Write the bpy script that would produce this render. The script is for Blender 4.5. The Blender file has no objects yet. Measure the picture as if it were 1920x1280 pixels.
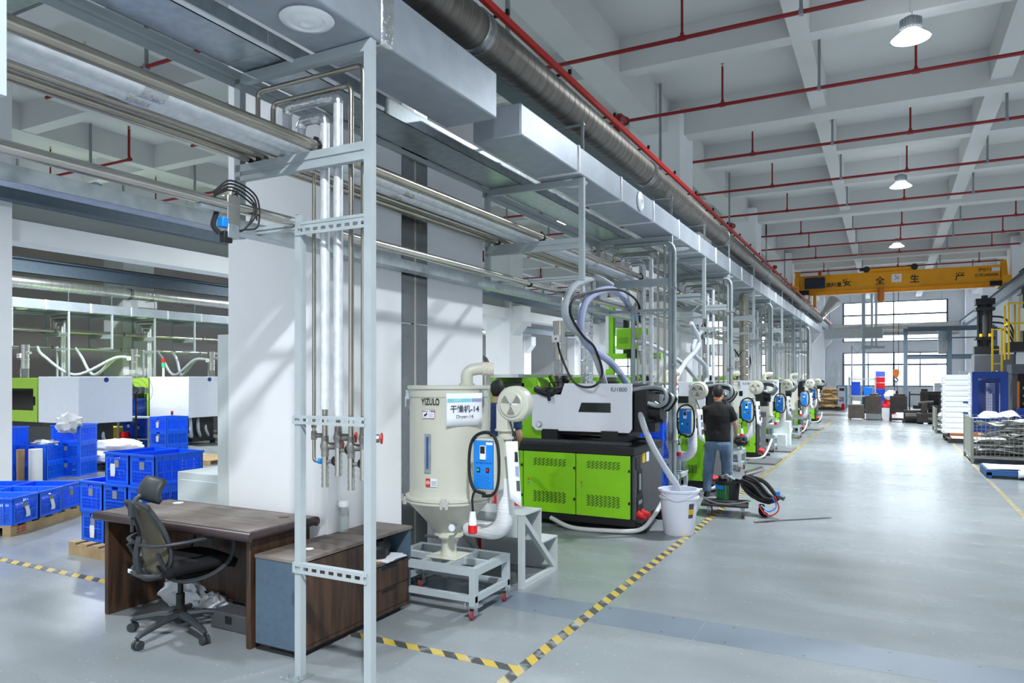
import bpy, math, random
from mathutils import Vector, Matrix, noise
random.seed(7)
SC = bpy.context.scene
COL = SC.collection
PI = math.pi
# ------------------------------------------------------------------ camera, world, lamps' power, exposure
YAW = math.atan2(705, 1346)
cam_d = bpy.data.cameras.new('camera'); cam = bpy.data.objects.new('camera', cam_d); COL.objects.link(cam)
cam.location = (0, 0, 1.75); cam.rotation_euler = (PI/2, 0, YAW)
cam_d.sensor_width = 36; cam_d.lens = 36*1346/1920; cam_d.shift_y = 66/1920; cam_d.clip_end = 300
SC.camera = cam
W = bpy.data.worlds.new('sky'); SC.world = W; W.use_nodes = True
W.node_tree.nodes['Background'].inputs[0].default_value = (0.86, 0.93, 1.0, 1)
W.node_tree.nodes['Background'].inputs[1].default_value = 8.0
LAMP_W = 540
LAMP_COL = (0.90, 0.96, 1.0)
SC.view_settings.view_transform = 'Standard'; SC.view_settings.look = 'None'
SC.view_settings.exposure = 0.0; SC.view_settings.gamma = 1.0; SC.view_settings.use_curve_mapping = False
try:
    SC.cycles.use_denoising = True
    SC.cycles.max_bounces = 10; SC.cycles.diffuse_bounces = 5; SC.cycles.glossy_bounces = 4
    SC.cycles.transparent_max_bounces = 12; SC.cycles.caustics_reflective = False; SC.cycles.caustics_refractive = False
    SC.cycles.sample_clamp_indirect = 6
except Exception:
    pass

# ------------------------------------------------------------------ materials
def lin(h):
    if isinstance(h, str):
        h = h.lstrip('#'); c = [int(h[i:i+2], 16)/255 for i in (0, 2, 4)]
    else:
        c = [x/255 for x in h]
    return tuple(x/12.92 if x <= .04045 else ((x+.055)/1.055)**2.4 for x in c)
def mat(name, col, rough=.5, metal=0., var=.08, scale=8., bump=0., stretch=None, spec=.5, rvar=0., emit=None, alpha=1., trans=0.):
    m = bpy.data.materials.new(name); m.use_nodes = True
    nt = m.node_tree; b = nt.nodes['Principled BSDF']
    c = lin(col)
    b.inputs['Roughness'].default_value = rough; b.inputs['Metallic'].default_value = metal
    b.inputs['Specular IOR Level'].default_value = spec
    b.inputs['Base Color'].default_value = (*c, 1)
    if var or bump or rvar:
        tc = nt.nodes.new('ShaderNodeTexCoord'); mp = nt.nodes.new('ShaderNodeMapping')
        nt.links.new(tc.outputs['Object'], mp.inputs[0])
        if stretch: mp.inputs['Scale'].default_value = stretch
        nz = nt.nodes.new('ShaderNodeTexNoise'); nz.inputs['Scale'].default_value = scale; nz.inputs['Detail'].default_value = 5
        nt.links.new(mp.outputs[0], nz.inputs['Vector'])
        if var:
            rp = nt.nodes.new('ShaderNodeValToRGB')
            rp.color_ramp.elements[0].position = .3; rp.color_ramp.elements[1].position = .7
            rp.color_ramp.elements[0].color = (*[max(0, x*(1-var)) for x in c], 1)
            rp.color_ramp.elements[1].color = (*[min(1, x*(1+var)) for x in c], 1)
            nt.links.new(nz.outputs['Fac'], rp.inputs[0]); nt.links.new(rp.outputs[0], b.inputs['Base Color'])
        if rvar:
            mr = nt.nodes.new('ShaderNodeMapRange'); mr.inputs['To Min'].default_value = max(.02, rough-rvar); mr.inputs['To Max'].default_value = rough+rvar
            nt.links.new(nz.outputs['Fac'], mr.inputs['Value']); nt.links.new(mr.outputs[0], b.inputs['Roughness'])
        if bump:
            bp = nt.nodes.new('ShaderNodeBump'); bp.inputs['Strength'].default_value = bump; bp.inputs['Distance'].default_value = .01
            nt.links.new(nz.outputs['Fac'], bp.inputs['Height']); nt.links.new(bp.outputs[0], b.inputs['Normal'])
    if emit:
        b.inputs['Emission Color'].default_value = (*lin(emit[0]), 1); b.inputs['Emission Strength'].default_value = emit[1]
    if trans: b.inputs['Transmission Weight'].default_value = trans
    if alpha < 1: b.inputs['Alpha'].default_value = alpha
    return m
M = {}
M['wall'] = mat('white_paint', '#f1f2f5', .75, var=.025, scale=1.5)
M['ceil'] = mat('ceiling_paint', '#d3d4d3', .85, var=.02, scale=1.2)
M['taupe'] = mat('taupe_paint', '#c6bdb9', .8, var=.04, scale=1)
M['plinth'] = mat('grey_plinth', '#8d9397', .7)
M['stainless'] = mat('stainless', '#c9c5bd', .22, 1., var=.06, scale=3, stretch=(1, 1, .2))
M['brushed'] = mat('brushed_steel', '#8b8d8e', .27, 1., var=.12, scale=2, rvar=.08)
M['pipe'] = mat('pipe_steel', '#b5aea2', .26, 1., var=.08, scale=5)
M['spiral'] = mat('spiral_duct_steel', '#77726c', .45, 1., var=.22, scale=3, stretch=(1, 6, 1))
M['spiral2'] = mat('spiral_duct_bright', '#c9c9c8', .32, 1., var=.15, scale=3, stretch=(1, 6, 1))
M['galv'] = mat('galvanised', '#b9c2c6', .38, .85, var=.14, scale=14, rvar=.08)
M['galvdull'] = mat('galvanised_dull', '#a3adb0', .5, .6, var=.1, scale=10)
M['foil'] = mat('foil_wrap', '#e2e5ea', .38, .35, var=.1, scale=20, bump=.25)
M['foilduct'] = mat('foil_duct_wrap', '#a9b1bb', .42, .4, var=.08, scale=7, bump=.12)
M['foilshiny'] = mat('shiny_foil', '#dddfe2', .2, .95, var=.08, scale=30, bump=.8)
M['frame'] = mat('painted_frame', '#b4bdc1', .5, .15, var=.03)
M['ibeam'] = mat('blue_grey_beam', '#5d6d7b', .55, .1, var=.08)
M['rail'] = mat('dark_rail', '#33363a', .6, .3)
M['red'] = mat('red_conductor', '#d01408', .45, var=.05)
M['pipered'] = mat('sprinkler_red', '#8b1219', .45, var=.08)
M['greyrod'] = mat('hanger_grey', '#8f9699', .55, .3)
M['green'] = mat('machine_green', '#8dd61c', .4, var=.04, scale=4)
M['palegreen'] = mat('pale_green', '#a9d24e', .45, var=.04)
M['mblack'] = mat('machine_black', '#1d1e20', .5, var=.1)
M['mgrey'] = mat('machine_dark_grey', '#4b4d50', .5, var=.08)
M['black'] = mat('black_plastic', '#141518', .5, var=.1)
M['rubber'] = mat('black_rubber', '#1a1a1c', .62, var=.15)
M['mwhite'] = mat('machine_white', '#eff2fa', .42, var=.015)
M['white'] = mat('white_plastic', '#eef0f4', .4, var=.02)
M['beige'] = mat('dryer_beige', '#c9c9bb', .38, var=.03, scale=4)
M['beigedark'] = mat('dryer_grille', '#8d8a80', .6, .2)
M['blue'] = mat('control_blue', '#1787e6', .4, var=.03)
M['crate'] = mat('crate_blue', '#0a68ff', .42, var=.06, scale=5)
M['crated'] = mat('crate_navy', '#0e3fae', .45, var=.06, scale=5)
M['paleblue'] = mat('pale_blue_lid', '#5a6fe0', .4)
M['paper'] = mat('paper', '#eef0f6', .7, var=.02)
M['ink'] = mat('ink_grey', '#4a4c58', .7, var=0)
M['inkblack'] = mat('ink_black', '#15181a', .6, var=0)
M['inkblue'] = mat('ink_blue', '#0c4f9c', .6, var=0)
M['teal'] = mat('teal_print', '#79cfdc', .6, var=0)
M['lilac'] = mat('lilac_print', '#9a9fc4', .6, var=0)
M['redprint'] = mat('red_print', '#c8281c', .5, var=0)
M['yellow'] = mat('crane_yellow', '#f2a60a', .5, var=.06, scale=3)
M['railyellow'] = mat('rail_yellow', '#e0b80c', .5, var=.05)
M['orange'] = mat('orange_paint', '#d0701a', .5)
M['concrete_l'] = mat('step_grey', '#bfc6c6', .5, var=.03)
M['cabinet_g'] = mat('filing_grey', '#cfd8d8', .5, var=.02)
M['slate'] = mat('slate_blue_board', '#4f6273', .6, var=.08, scale=30)
M['bucketw'] = mat('bucket_white', '#e6e9f6', .4, var=.02, scale=3)
M['wood_pallet'] = mat('pallet_wood', '#b59a72', .8, var=.22, scale=6, stretch=(1, .15, 1), bump=.2)
M['hose'] = mat('grey_clear_hose', '#c6ccd4', .28, var=.06, alpha=.86)
M['hoseblue'] = mat('bluish_hose', '#b5bde0', .3, var=.05, alpha=.88)
M['pvc'] = mat('pvc_conduit', '#cfd1cf', .45, var=.03)
M['bag'] = mat('clear_plastic_bag', '#d9dde4', .3, var=.1, scale=9, bump=.6, alpha=.9)
M['bagw'] = mat('white_woven_bag', '#d9dade', .6, var=.1, scale=9, bump=.5)
M['kraft'] = mat('kraft_sack', '#b89a6d', .8, var=.15, scale=6, bump=.4)
M['brownsteel'] = mat('dirty_steel_block', '#5d564f', .7, .3, var=.2, scale=5)
M['darksteel'] = mat('oily_steel', '#3a3634', .55, .5, var=.35, scale=9)
M['press'] = mat('press_grey', '#53575c', .5, var=.08)
M['cagegrey'] = mat('cage_wire', '#8f9288', .5, .4, var=.1)
M['bluepallet'] = mat('blue_pallet', '#1c4f86', .55, var=.08)
M['guard'] = mat('guard_blue', '#0d3f9e', .45, var=.04)
M['scrap'] = mat('scrap_sheet', '#e0e2df', .55, var=.12, scale=6)
M['skin'] = mat('skin', '#c39a80', .55, var=.05)
M['hair'] = mat('black_hair', '#131314', .6, var=.2, scale=60, bump=.4)
M['tee'] = mat('black_cotton', '#09090b', .9, var=.15, scale=6, bump=.3)
M['jeans'] = mat('faded_denim', '#52677f', .85, var=.28, scale=7, bump=.3)
M['navy'] = mat('navy_cotton', '#1d3763', .85, var=.1)
M['shoe'] = mat('dark_shoe', '#26231f', .6)
M['glove'] = mat('white_glove', '#cdc8bf', .8)
M['meshback'] = mat('chair_mesh', '#5d584c', .8, var=.15, scale=90, alpha=.93)
M['seat'] = mat('seat_fabric', '#0d0d10', .9, var=.2, scale=50)
M['chairgrey'] = mat('chair_plastic', '#34393e', .5, var=.12, scale=8)
M['mat'] = mat('floor_plate_grey', '#666a6c', .6, var=.15)
M['redplastic'] = mat('red_plastic', '#d81c20', .4)
M['greenlabel'] = mat('bucket_label_green', '#2f8a4c', .5, var=.35, scale=14)
M['bluedk'] = mat('motor_blue', '#123a86', .45)
M['smoke'] = mat('smoked_window', '#232928', .15, var=.1)
M['valve'] = mat('cast_steel_valve', '#8e8b86', .45, .7, var=.15, scale=30)
M['kraftdk'] = mat('cardboard', '#a88a66', .8, var=.1)
M['pinkred'] = mat('red_roof', '#b5554a', .7)
M['mouldgreen'] = mat('lid_green', '#38b78e', .6)
def emis(name, col, s):
    m = bpy.data.materials.new(name); m.use_nodes = True; nt = m.node_tree; nt.nodes.clear()
    e = nt.nodes.new('ShaderNodeEmission'); e.inputs[0].default_value = (*lin(col), 1); e.inputs[1].default_value = s
    o = nt.nodes.new('ShaderNodeOutputMaterial'); nt.links.new(e.outputs[0], o.inputs[0]); return m
M['lampglow'] = emis('lamp_glow', '#f4f8ff', 9)
M['ledgreen'] = emis('led_green', '#30ff70', 2.0)
M['ledred'] = emis('led_red', '#ff3010', 1.0)
def glass(name, tint, refl=.12):
    m = bpy.data.materials.new(name); m.use_nodes = True; nt = m.node_tree; nt.nodes.clear()
    t = nt.nodes.new('ShaderNodeBsdfTransparent'); t.inputs[0].default_value = (*tint, 1)
    g = nt.nodes.new('ShaderNodeBsdfGlossy'); g.inputs['Roughness'].default_value = .05
    mx = nt.nodes.new('ShaderNodeMixShader'); mx.inputs[0].default_value = refl
    o = nt.nodes.new('ShaderNodeOutputMaterial')
    nt.links.new(t.outputs[0], mx.inputs[1]); nt.links.new(g.outputs[0], mx.inputs[2]); nt.links.new(mx.outputs[0], o.inputs[0]); return m
M['glass'] = glass('window_glass', (.97, .985, .99), .06)
M['clear'] = glass('clear_plastic', (.95, .97, .97), .12)
M['greyglass'] = glass('grey_glass', (.45, .5, .52), .2)
# wood grain (desk)
def woodmat(name, dark, light, axis, rough=.45, dust=0.):
    m = bpy.data.materials.new(name); m.use_nodes = True; nt = m.node_tree; b = nt.nodes['Principled BSDF']
    tc = nt.nodes.new('ShaderNodeTexCoord'); mp = nt.nodes.new('ShaderNodeMapping'); mp.inputs['Scale'].default_value = axis
    nt.links.new(tc.outputs['Object'], mp.inputs[0])
    nz = nt.nodes.new('ShaderNodeTexNoise'); nz.inputs['Scale'].default_value = 7; nz.inputs['Detail'].default_value = 8; nz.inputs['Distortion'].default_value = .4
    nt.links.new(mp.outputs[0], nz.inputs['Vector'])
    rp = nt.nodes.new('ShaderNodeValToRGB'); rp.color_ramp.elements[0].position = .3; rp.color_ramp.elements[1].position = .72
    rp.color_ramp.elements[0].color = (*lin(dark), 1); rp.color_ramp.elements[1].color = (*lin(light), 1)
    nt.links.new(nz.outputs['Fac'], rp.inputs[0])
    out = rp.outputs[0]
    if dust:
        n2 = nt.nodes.new('ShaderNodeTexNoise'); n2.inputs['Scale'].default_value = 2.2; n2.inputs['Detail'].default_value = 6
        nt.links.new(tc.outputs['Object'], n2.inputs['Vector'])
        mr = nt.nodes.new('ShaderNodeMapRange'); mr.inputs['From Min'].default_value = .35; mr.inputs['From Max'].default_value = .7; mr.inputs['To Max'].default_value = dust
        nt.links.new(n2.outputs['Fac'], mr.inputs['Value'])
        mx = nt.nodes.new('ShaderNodeMixRGB'); mx.inputs[2].default_value = (*lin('#b3a9a0'), 1)
        nt.links.new(mr.outputs[0], mx.inputs[0]); nt.links.new(out, mx.inputs[1]); out = mx.outputs[0]
    nt.links.new(out, b.inputs['Base Color']); b.inputs['Roughness'].default_value = rough
    return m
M['wood'] = woodmat('walnut_board', '#2a1c15', '#583f2e', (3, 3, .35))
M['woodtop'] = woodmat('walnut_top', '#4c423c', '#6f645c', (.5, 3, 3), .5, .55)
M['woodedge'] = woodmat('walnut_edge', '#3b2f30', '#4e4243', (.3, 3, 3), .35)
# floor: grey epoxy, worn, glossy
def floormat():
    m = bpy.data.materials.new('grey_epoxy_floor'); m.use_nodes = True; nt = m.node_tree; b = nt.nodes['Principled BSDF']
    tc = nt.nodes.new('ShaderNodeTexCoord')
    def nz(s, d, st=None, dist=0):
        n = nt.nodes.new('ShaderNodeTexNoise'); n.inputs['Scale'].default_value = s; n.inputs['Detail'].default_value = d; n.inputs['Distortion'].default_value = dist
        mp = nt.nodes.new('ShaderNodeMapping')
        if st: mp.inputs['Scale'].default_value = st
        nt.links.new(tc.outputs['Object'], mp.inputs[0]); nt.links.new(mp.outputs[0], n.inputs['Vector']); return n
    a = nz(.8, 4, None, .2); s = nz(1.2, 5, (.8, 2.2, 1)); sp = nz(42, 2)
    ad = nt.nodes.new('ShaderNodeMath'); ad.operation = 'ADD'; nt.links.new(a.outputs['Fac'], ad.inputs[0]); nt.links.new(s.outputs['Fac'], ad.inputs[1])
    rp = nt.nodes.new('ShaderNodeValToRGB')
    rp.color_ramp.elements[0].position = .3; rp.color_ramp.elements[1].position = .68
    rp.color_ramp.elements[0].color = (*lin('#7f8588'), 1); rp.color_ramp.elements[1].color = (*lin('#90969a'), 1)
    hf = nt.nodes.new('ShaderNodeMath'); hf.operation = 'MULTIPLY'; hf.inputs[1].default_value = .5
    nt.links.new(ad.outputs[0], hf.inputs[0]); nt.links.new(hf.outputs[0], rp.inputs[0])
    st = nt.nodes.new('ShaderNodeMapRange'); st.inputs['From Min'].default_value = .70; st.inputs['From Max'].default_value = .74
    nt.links.new(sp.outputs['Fac'], st.inputs['Value'])
    mx = nt.nodes.new('ShaderNodeMixRGB'); mx.inputs[2].default_value = (*lin('#b8bdbf'), 1)
    nt.links.new(st.outputs[0], mx.inputs[0]); nt.links.new(rp.outputs[0], mx.inputs[1])
    nt.links.new(mx.outputs[0], b.inputs['Base Color'])
    mr = nt.nodes.new('ShaderNodeMapRange'); mr.inputs['From Min'].default_value = .3; mr.inputs['From Max'].default_value = .7
    mr.inputs['To Min'].default_value = .2; mr.inputs['To Max'].default_value = .3
    nt.links.new(s.outputs['Fac'], mr.inputs['Value']); nt.links.new(mr.outputs[0], b.inputs['Roughness'])
    bp = nt.nodes.new('ShaderNodeBump'); bp.inputs['Strength'].default_value = .04; bp.inputs['Distance'].default_value = .01
    nt.links.new(a.outputs['Fac'], bp.inputs['Height']); nt.links.new(bp.outputs[0], b.inputs['Normal'])
    b.inputs['Specular IOR Level'].default_value = .36
    return m
M['floor'] = floormat()
M['joint'] = mat('joint_filler', '#747f8b', .4, var=.1, scale=1.5, rvar=.1)
def tapemat(name, axis, period=.19, dark='#3b3d3f', yel='#d9b93a', wear=.0):
    m = bpy.data.materials.new(name); m.use_nodes = True; nt = m.node_tree; b = nt.nodes['Principled BSDF']
    tc = nt.nodes.new('ShaderNodeTexCoord'); sx = nt.nodes.new('ShaderNodeSeparateXYZ'); nt.links.new(tc.outputs['Object'], sx.inputs[0])
    ad = nt.nodes.new('ShaderNodeMath'); ad.operation = 'ADD'; nt.links.new(sx.outputs['X'], ad.inputs[0]); nt.links.new(sx.outputs['Y'], ad.inputs[1])
    dv = nt.nodes.new('ShaderNodeMath'); dv.operation = 'DIVIDE'; dv.inputs[1].default_value = period; nt.links.new(ad.outputs[0], dv.inputs[0])
    fr = nt.nodes.new('ShaderNodeMath'); fr.operation = 'FRACT'; nt.links.new(dv.outputs[0], fr.inputs[0])
    gt = nt.nodes.new('ShaderNodeMath'); gt.operation = 'GREATER_THAN'; gt.inputs[1].default_value = .5; nt.links.new(fr.outputs[0], gt.inputs[0])
    mx = nt.nodes.new('ShaderNodeMixRGB'); mx.inputs[1].default_value = (*lin(dark), 1); mx.inputs[2].default_value = (*lin(yel), 1)
    nt.links.new(gt.outputs[0], mx.inputs[0])
    n = nt.nodes.new('ShaderNodeTexNoise'); n.inputs['Scale'].default_value = 9; nt.links.new(tc.outputs['Object'], n.inputs['Vector'])
    mr = nt.nodes.new('ShaderNodeMapRange'); mr.inputs['From Min'].default_value = .5-wear; mr.inputs['From Max'].default_value = .75-wear
    nt.links.new(n.outputs['Fac'], mr.inputs['Value'])
    m2 = nt.nodes.new('ShaderNodeMixRGB'); m2.inputs[2].default_value = (*lin('#a9abab'), 1)
    nt.links.new(mr.outputs[0], m2.inputs[0]); nt.links.new(mx.outputs[0], m2.inputs[1]); nt.links.new(m2.outputs[0], b.inputs['Base Color'])
    b.inputs['Roughness'].default_value = .45; return m
M['tape'] = tapemat('hazard_tape', 0, wear=-.03, yel='#bfa548', dark='#46494a')
M['tapeworn'] = tapemat('hazard_tape_worn', 0, wear=.0, yel='#b9a868', dark='#5d5f5c', period=.13)

# ------------------------------------------------------------------ mesh builder
class MB:
    def __init__(s): s.v = []; s.f = []
    def add(s, vs, fs, Mx=None):
        o = len(s.v)
        s.v += [tuple(Mx @ Vector(p)) if Mx else tuple(p) for p in vs]
        s.f += [tuple(o+i for i in f) for f in fs]; return s
    def box(s, x0, x1, y0, y1, z0, z1, Mx=None):
        if x0 > x1: x0, x1 = x1, x0
        if y0 > y1: y0, y1 = y1, y0
        if z0 > z1: z0, z1 = z1, z0
        v = [(x0,y0,z0),(x1,y0,z0),(x1,y1,z0),(x0,y1,z0),(x0,y0,z1),(x1,y0,z1),(x1,y1,z1),(x0,y1,z1)]
        return s.add(v, [(0,3,2,1),(4,5,6,7),(0,1,5,4),(1,2,6,5),(2,3,7,6),(3,0,4,7)], Mx)
    def bar(s, p0, p1, w, h, up=(0,0,1)):
        p0, p1 = Vector(p0), Vector(p1); d = (p1-p0); L = d.length; d.normalize(); u = Vector(up)
        if abs(d.dot(u)) > .98: u = Vector((1,0,0))
        r = d.cross(u).normalized(); u = r.cross(d)
        Mx = Matrix((r, d, u)).transposed().to_4x4(); Mx.translation = p0
        return s.box(-w/2, w/2, 0, L, -h/2, h/2, Mx)
    def ring(s, c, d, r, n, u=None, sq=1.):
        d = Vector(d).normalized()
        if u is None:
            u = Vector((0,0,1)) if abs(d.z) < .9 else Vector((1,0,0))
        a = d.cross(u).normalized(); b = a.cross(d).normalized()
        return [tuple(Vector(c)+a*(r*math.cos(2*PI*i/n))+b*(r*sq*math.sin(2*PI*i/n))) for i in range(n)], b
    def loft(s, rings, cap0=True, cap1=True):
        n = len(rings[0]); o = len(s.v)
        for r in rings: s.v += [tuple(p) for p in r]
        for k in range(len(rings)-1):
            for i in range(n):
                j = (i+1) % n
                s.f.append((o+k*n+i, o+k*n+j, o+(k+1)*n+j, o+(k+1)*n+i))
        if cap0: s.f.append(tuple(o+i for i in reversed(range(n))))
        if cap1: s.f.append(tuple(o+(len(rings)-1)*n+i for i in range(n)))
        return s
    def cyl(s, p0, p1, r, n=16, r2=None, cap=True):
        p0, p1 = Vector(p0), Vector(p1); d = p1-p0
        a, u = s.ring(p0, d, r, n); b, _ = s.ring(p1, d, r if r2 is None else r2, n, u)
        return s.loft([a, b], cap, cap)
    def tube(s, pts, r, n=10, cap=True, sq=1.):
        pts = [Vector(p) for p in pts]; rs = r if isinstance(r, (list, tuple)) else [r]*len(pts)
        rings = []; u = None
        for i, p in enumerate(pts):
            d = (pts[min(i+1, len(pts)-1)]-pts[max(i-1, 0)])
            if d.length < 1e-9: d = Vector((0,0,1))
            d.normalize()
            if u is not None:
                u = (u-d*u.dot(d))
                u = u.normalized() if u.length > 1e-4 else None
            rg, u = s.ring(p, d, rs[i], n, u, sq); rings.append(rg)
        return s.loft(rings, cap, cap)
    def lathe(s, prof, c=(0,0,0), n=24, axis='z', cap=False):
        rings = []
        for r, h in prof:
            rg = []
            for i in range(n):
                a = 2*PI*i/n; x, y = r*math.cos(a), r*math.sin(a)
                p = {'z': (x, y, h), 'y': (x, h, -y), 'x': (h, x, y)}[axis]
                rg.append((p[0]+c[0], p[1]+c[1], p[2]+c[2]))
            rings.append(rg)
        return s.loft(rings, cap, cap)
    def prism(s, poly, a0, a1, plane='xz'):
        n = len(poly)
        def P(u, w, a): return {'xz': (u, a, w), 'xy': (u, w, a), 'yz': (a, u, w)}[plane]
        vs = [P(u, w, a0) for u, w in poly]+[P(u, w, a1) for u, w in poly]
        fs = [tuple(range(n))[::-1], tuple(range(n, 2*n))]+[(i, (i+1) % n, n+(i+1) % n, n+i) for i in range(n)]
        return s.add(vs, fs)
    def grid(s, fn, nu, nv):
        vs = [fn(i/nu, j/nv) for j in range(nv+1) for i in range(nu+1)]
        fs = [(j*(nu+1)+i, j*(nu+1)+i+1, (j+1)*(nu+1)+i+1, (j+1)*(nu+1)+i) for j in range(nv) for i in range(nu)]
        return s.add(vs, fs)
    def blob(s, c, rad, amp=.15, freq=3., seed=0, nu=20, nv=12, flat=None):
        def fn(u, v):
            a = 2*PI*u; b = PI*(v-.5); d = Vector((math.cos(a)*math.cos(b), math.sin(a)*math.cos(b), math.sin(b)))
            k = 1+amp*noise.noise(d*freq+Vector((seed, seed*1.7, 0)))+amp*.5*noise.noise(d*freq*2.7+Vector((seed, 3, 0)))
            z = d.z*rad[2]*k
            if flat is not None: z = max(z, flat)
            return (c[0]+d.x*rad[0]*k, c[1]+d.y*rad[1]*k, c[2]+z)
        return s.grid(fn, nu, nv)
    def build(s, name, m, parent=None, smooth=35, bevel=0., label=None, kind=None, solid=0., keep=False):
        me = bpy.data.meshes.new(name)
        v = s.v; loc = (0,0,0)
        if parent is None and not keep and v:
            xs = [p[0] for p in v]; ys = [p[1] for p in v]; zs = [p[2] for p in v]
            loc = ((min(xs)+max(xs))/2, (min(ys)+max(ys))/2, min(zs)); v = [(p[0]-loc[0], p[1]-loc[1], p[2]-loc[2]) for p in v]
        me.from_pydata(v, [], s.f); me.materials.append(M[m] if isinstance(m, str) else m)
        if smooth:
            me.polygons.foreach_set('use_smooth', [True]*len(me.polygons))
            me.update(); me.set_sharp_from_angle(angle=math.radians(smooth))
        me.update()
        o = bpy.data.objects.new(name, me); COL.objects.link(o)
        if parent is not None: o.parent = parent
        else: o.location = loc
        if bevel:
            b = o.modifiers.new('bevel', 'BEVEL'); b.width = bevel; b.segments = 2; b.limit_method = 'ANGLE'; b.harden_normals = False
        if solid:
            b = o.modifiers.new('solid', 'SOLIDIFY'); b.thickness = solid; b.offset = 0
        if label: o['label'] = label
        if kind: o['kind'] = kind
        return o
def bx(*a, **k): return MB().box(*a, **k)
def tag(o, label, cat, group=None):
    o['label'] = label; o['category'] = cat
    if group: o['group'] = group
    return o
def thing(name, label, cat, loc=(0,0,0), rz=0, group=None):
    o = bpy.data.objects.new(name, None); COL.objects.link(o); o.location = loc; o.rotation_euler = (0,0,rz); o.empty_display_size = .1
    return tag(o, label, cat, group)
def struct(name, mb, m, parent=None, **k):
    return mb.build(name, m, parent, kind='structure', keep=True, **k)
def dup(o, loc=None, rz=None, label=None, group=None, parent=None, skip=()):
    c = o.copy(); COL.objects.link(c)
    if parent is not None: c.parent = parent
    if loc is not None: c.location = loc
    if rz is not None: c.rotation_euler = (0,0,rz)
    if label: c['label'] = label
    if group: c['group'] = group
    for ch in list(o.children):
        if ch.name.split('.')[0] in skip: continue
        dup(ch, parent=c)
    return c
def text(body, size, loc, rot, m, parent, sx=1., ext=.0006, align='CENTER', bold=0., name='lettering'):
    cu = bpy.data.curves.new(name, 'FONT'); cu.body = body; cu.size = size; cu.extrude = ext; cu.offset = bold
    cu.align_x = align; cu.align_y = 'CENTER'; cu.materials.append(M[m])
    t_ = bpy.data.objects.new('lettering_curve', cu); me = bpy.data.meshes.new_from_object(t_); bpy.data.objects.remove(t_); me.name = name
    o = bpy.data.objects.new(name, me); COL.objects.link(o); o.location = loc; o.rotation_euler = rot; o.scale = (sx, 1, 1)
    if parent is not None: o.parent = parent
    return o
def arc(pts, rad, n=6):
    """round the corners of a polyline"""
    pts = [Vector(p) for p in pts]; out = [pts[0]]
    for i in range(1, len(pts)-1):
        a, b, c = pts[i-1], pts[i], pts[i+1]
        r = min(rad, (a-b).length*.49, (c-b).length*.49)
        p, q = b+(a-b).normalized()*r, b+(c-b).normalized()*r
        for k in range(n+1):
            t = k/n; out.append(p*(1-t)**2+b*2*t*(1-t)+q*t*t)
    out.append(pts[-1]); return out
def spline(pts, n=8):
    P = [Vector(p) for p in pts]; P = [P[0]*2-P[1]]+P+[P[-1]*2-P[-2]]; out = []
    for i in range(1, len(P)-2):
        a, b, c, d = P[i-1:i+3]
        for k in range(n):
            t = k/n
            out.append(.5*((2*b)+(c-a)*t+(2*a-5*b+4*c-d)*t*t+(3*b-a-3*c+d)*t**3))
    out.append(P[-2]); return out
ORD = ['first','second','third','fourth','fifth','sixth','seventh','eighth','ninth','tenth','eleventh','twelfth','thirteenth','fourteenth']
# ------------------------------------------------------------------ the hall
struct('floor', bx(-26, 14, -11, 52, -.2, 0), 'floor')
YJ = 5.0
jt = bpy.data.objects.new('trim_1', None); COL.objects.link(jt); jt['kind'] = 'structure'
for i in range(7):
    x0 = -3.5+i*2.35
    struct('joint_plate', bx(x0, x0+2.34, 4.79, 5.2, -.02, .0012), 'joint', jt)
    mb = MB()
    for k in range(5):
        for yy in (4.84, 5.15): mb.cyl((x0+.2+k*.48, yy, .001), (x0+.2+k*.48, yy, .004), .009, 8)
    struct('bolt_row', mb, 'valve', jt)
struct('floor_tape', bx(-1.99, -1.91, 1.5, 30, 0, .0022), 'tape')
struct('floor_tape', bx(-8.9, -1.99, 3.78, 3.86, 0, .0022), 'tape')
struct('floor_tape', bx(1.48, 1.54, 6, 34, 0, .0016), 'tapeworn')
struct('ceiling', bx(-26, 14, -11, 52, 7.15, 7.4), 'ceil')
struct('wall_left', bx(-26.2, -26, -11, 52, 0, 7.2), 'taupe')
struct('wall_right', bx(14, 14.2, -11, 52, 0, 7.2), 'wall')
struct('wall_back', bx(-26, 14, -11.2, -11, 0, 7.2), 'wall')
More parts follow.
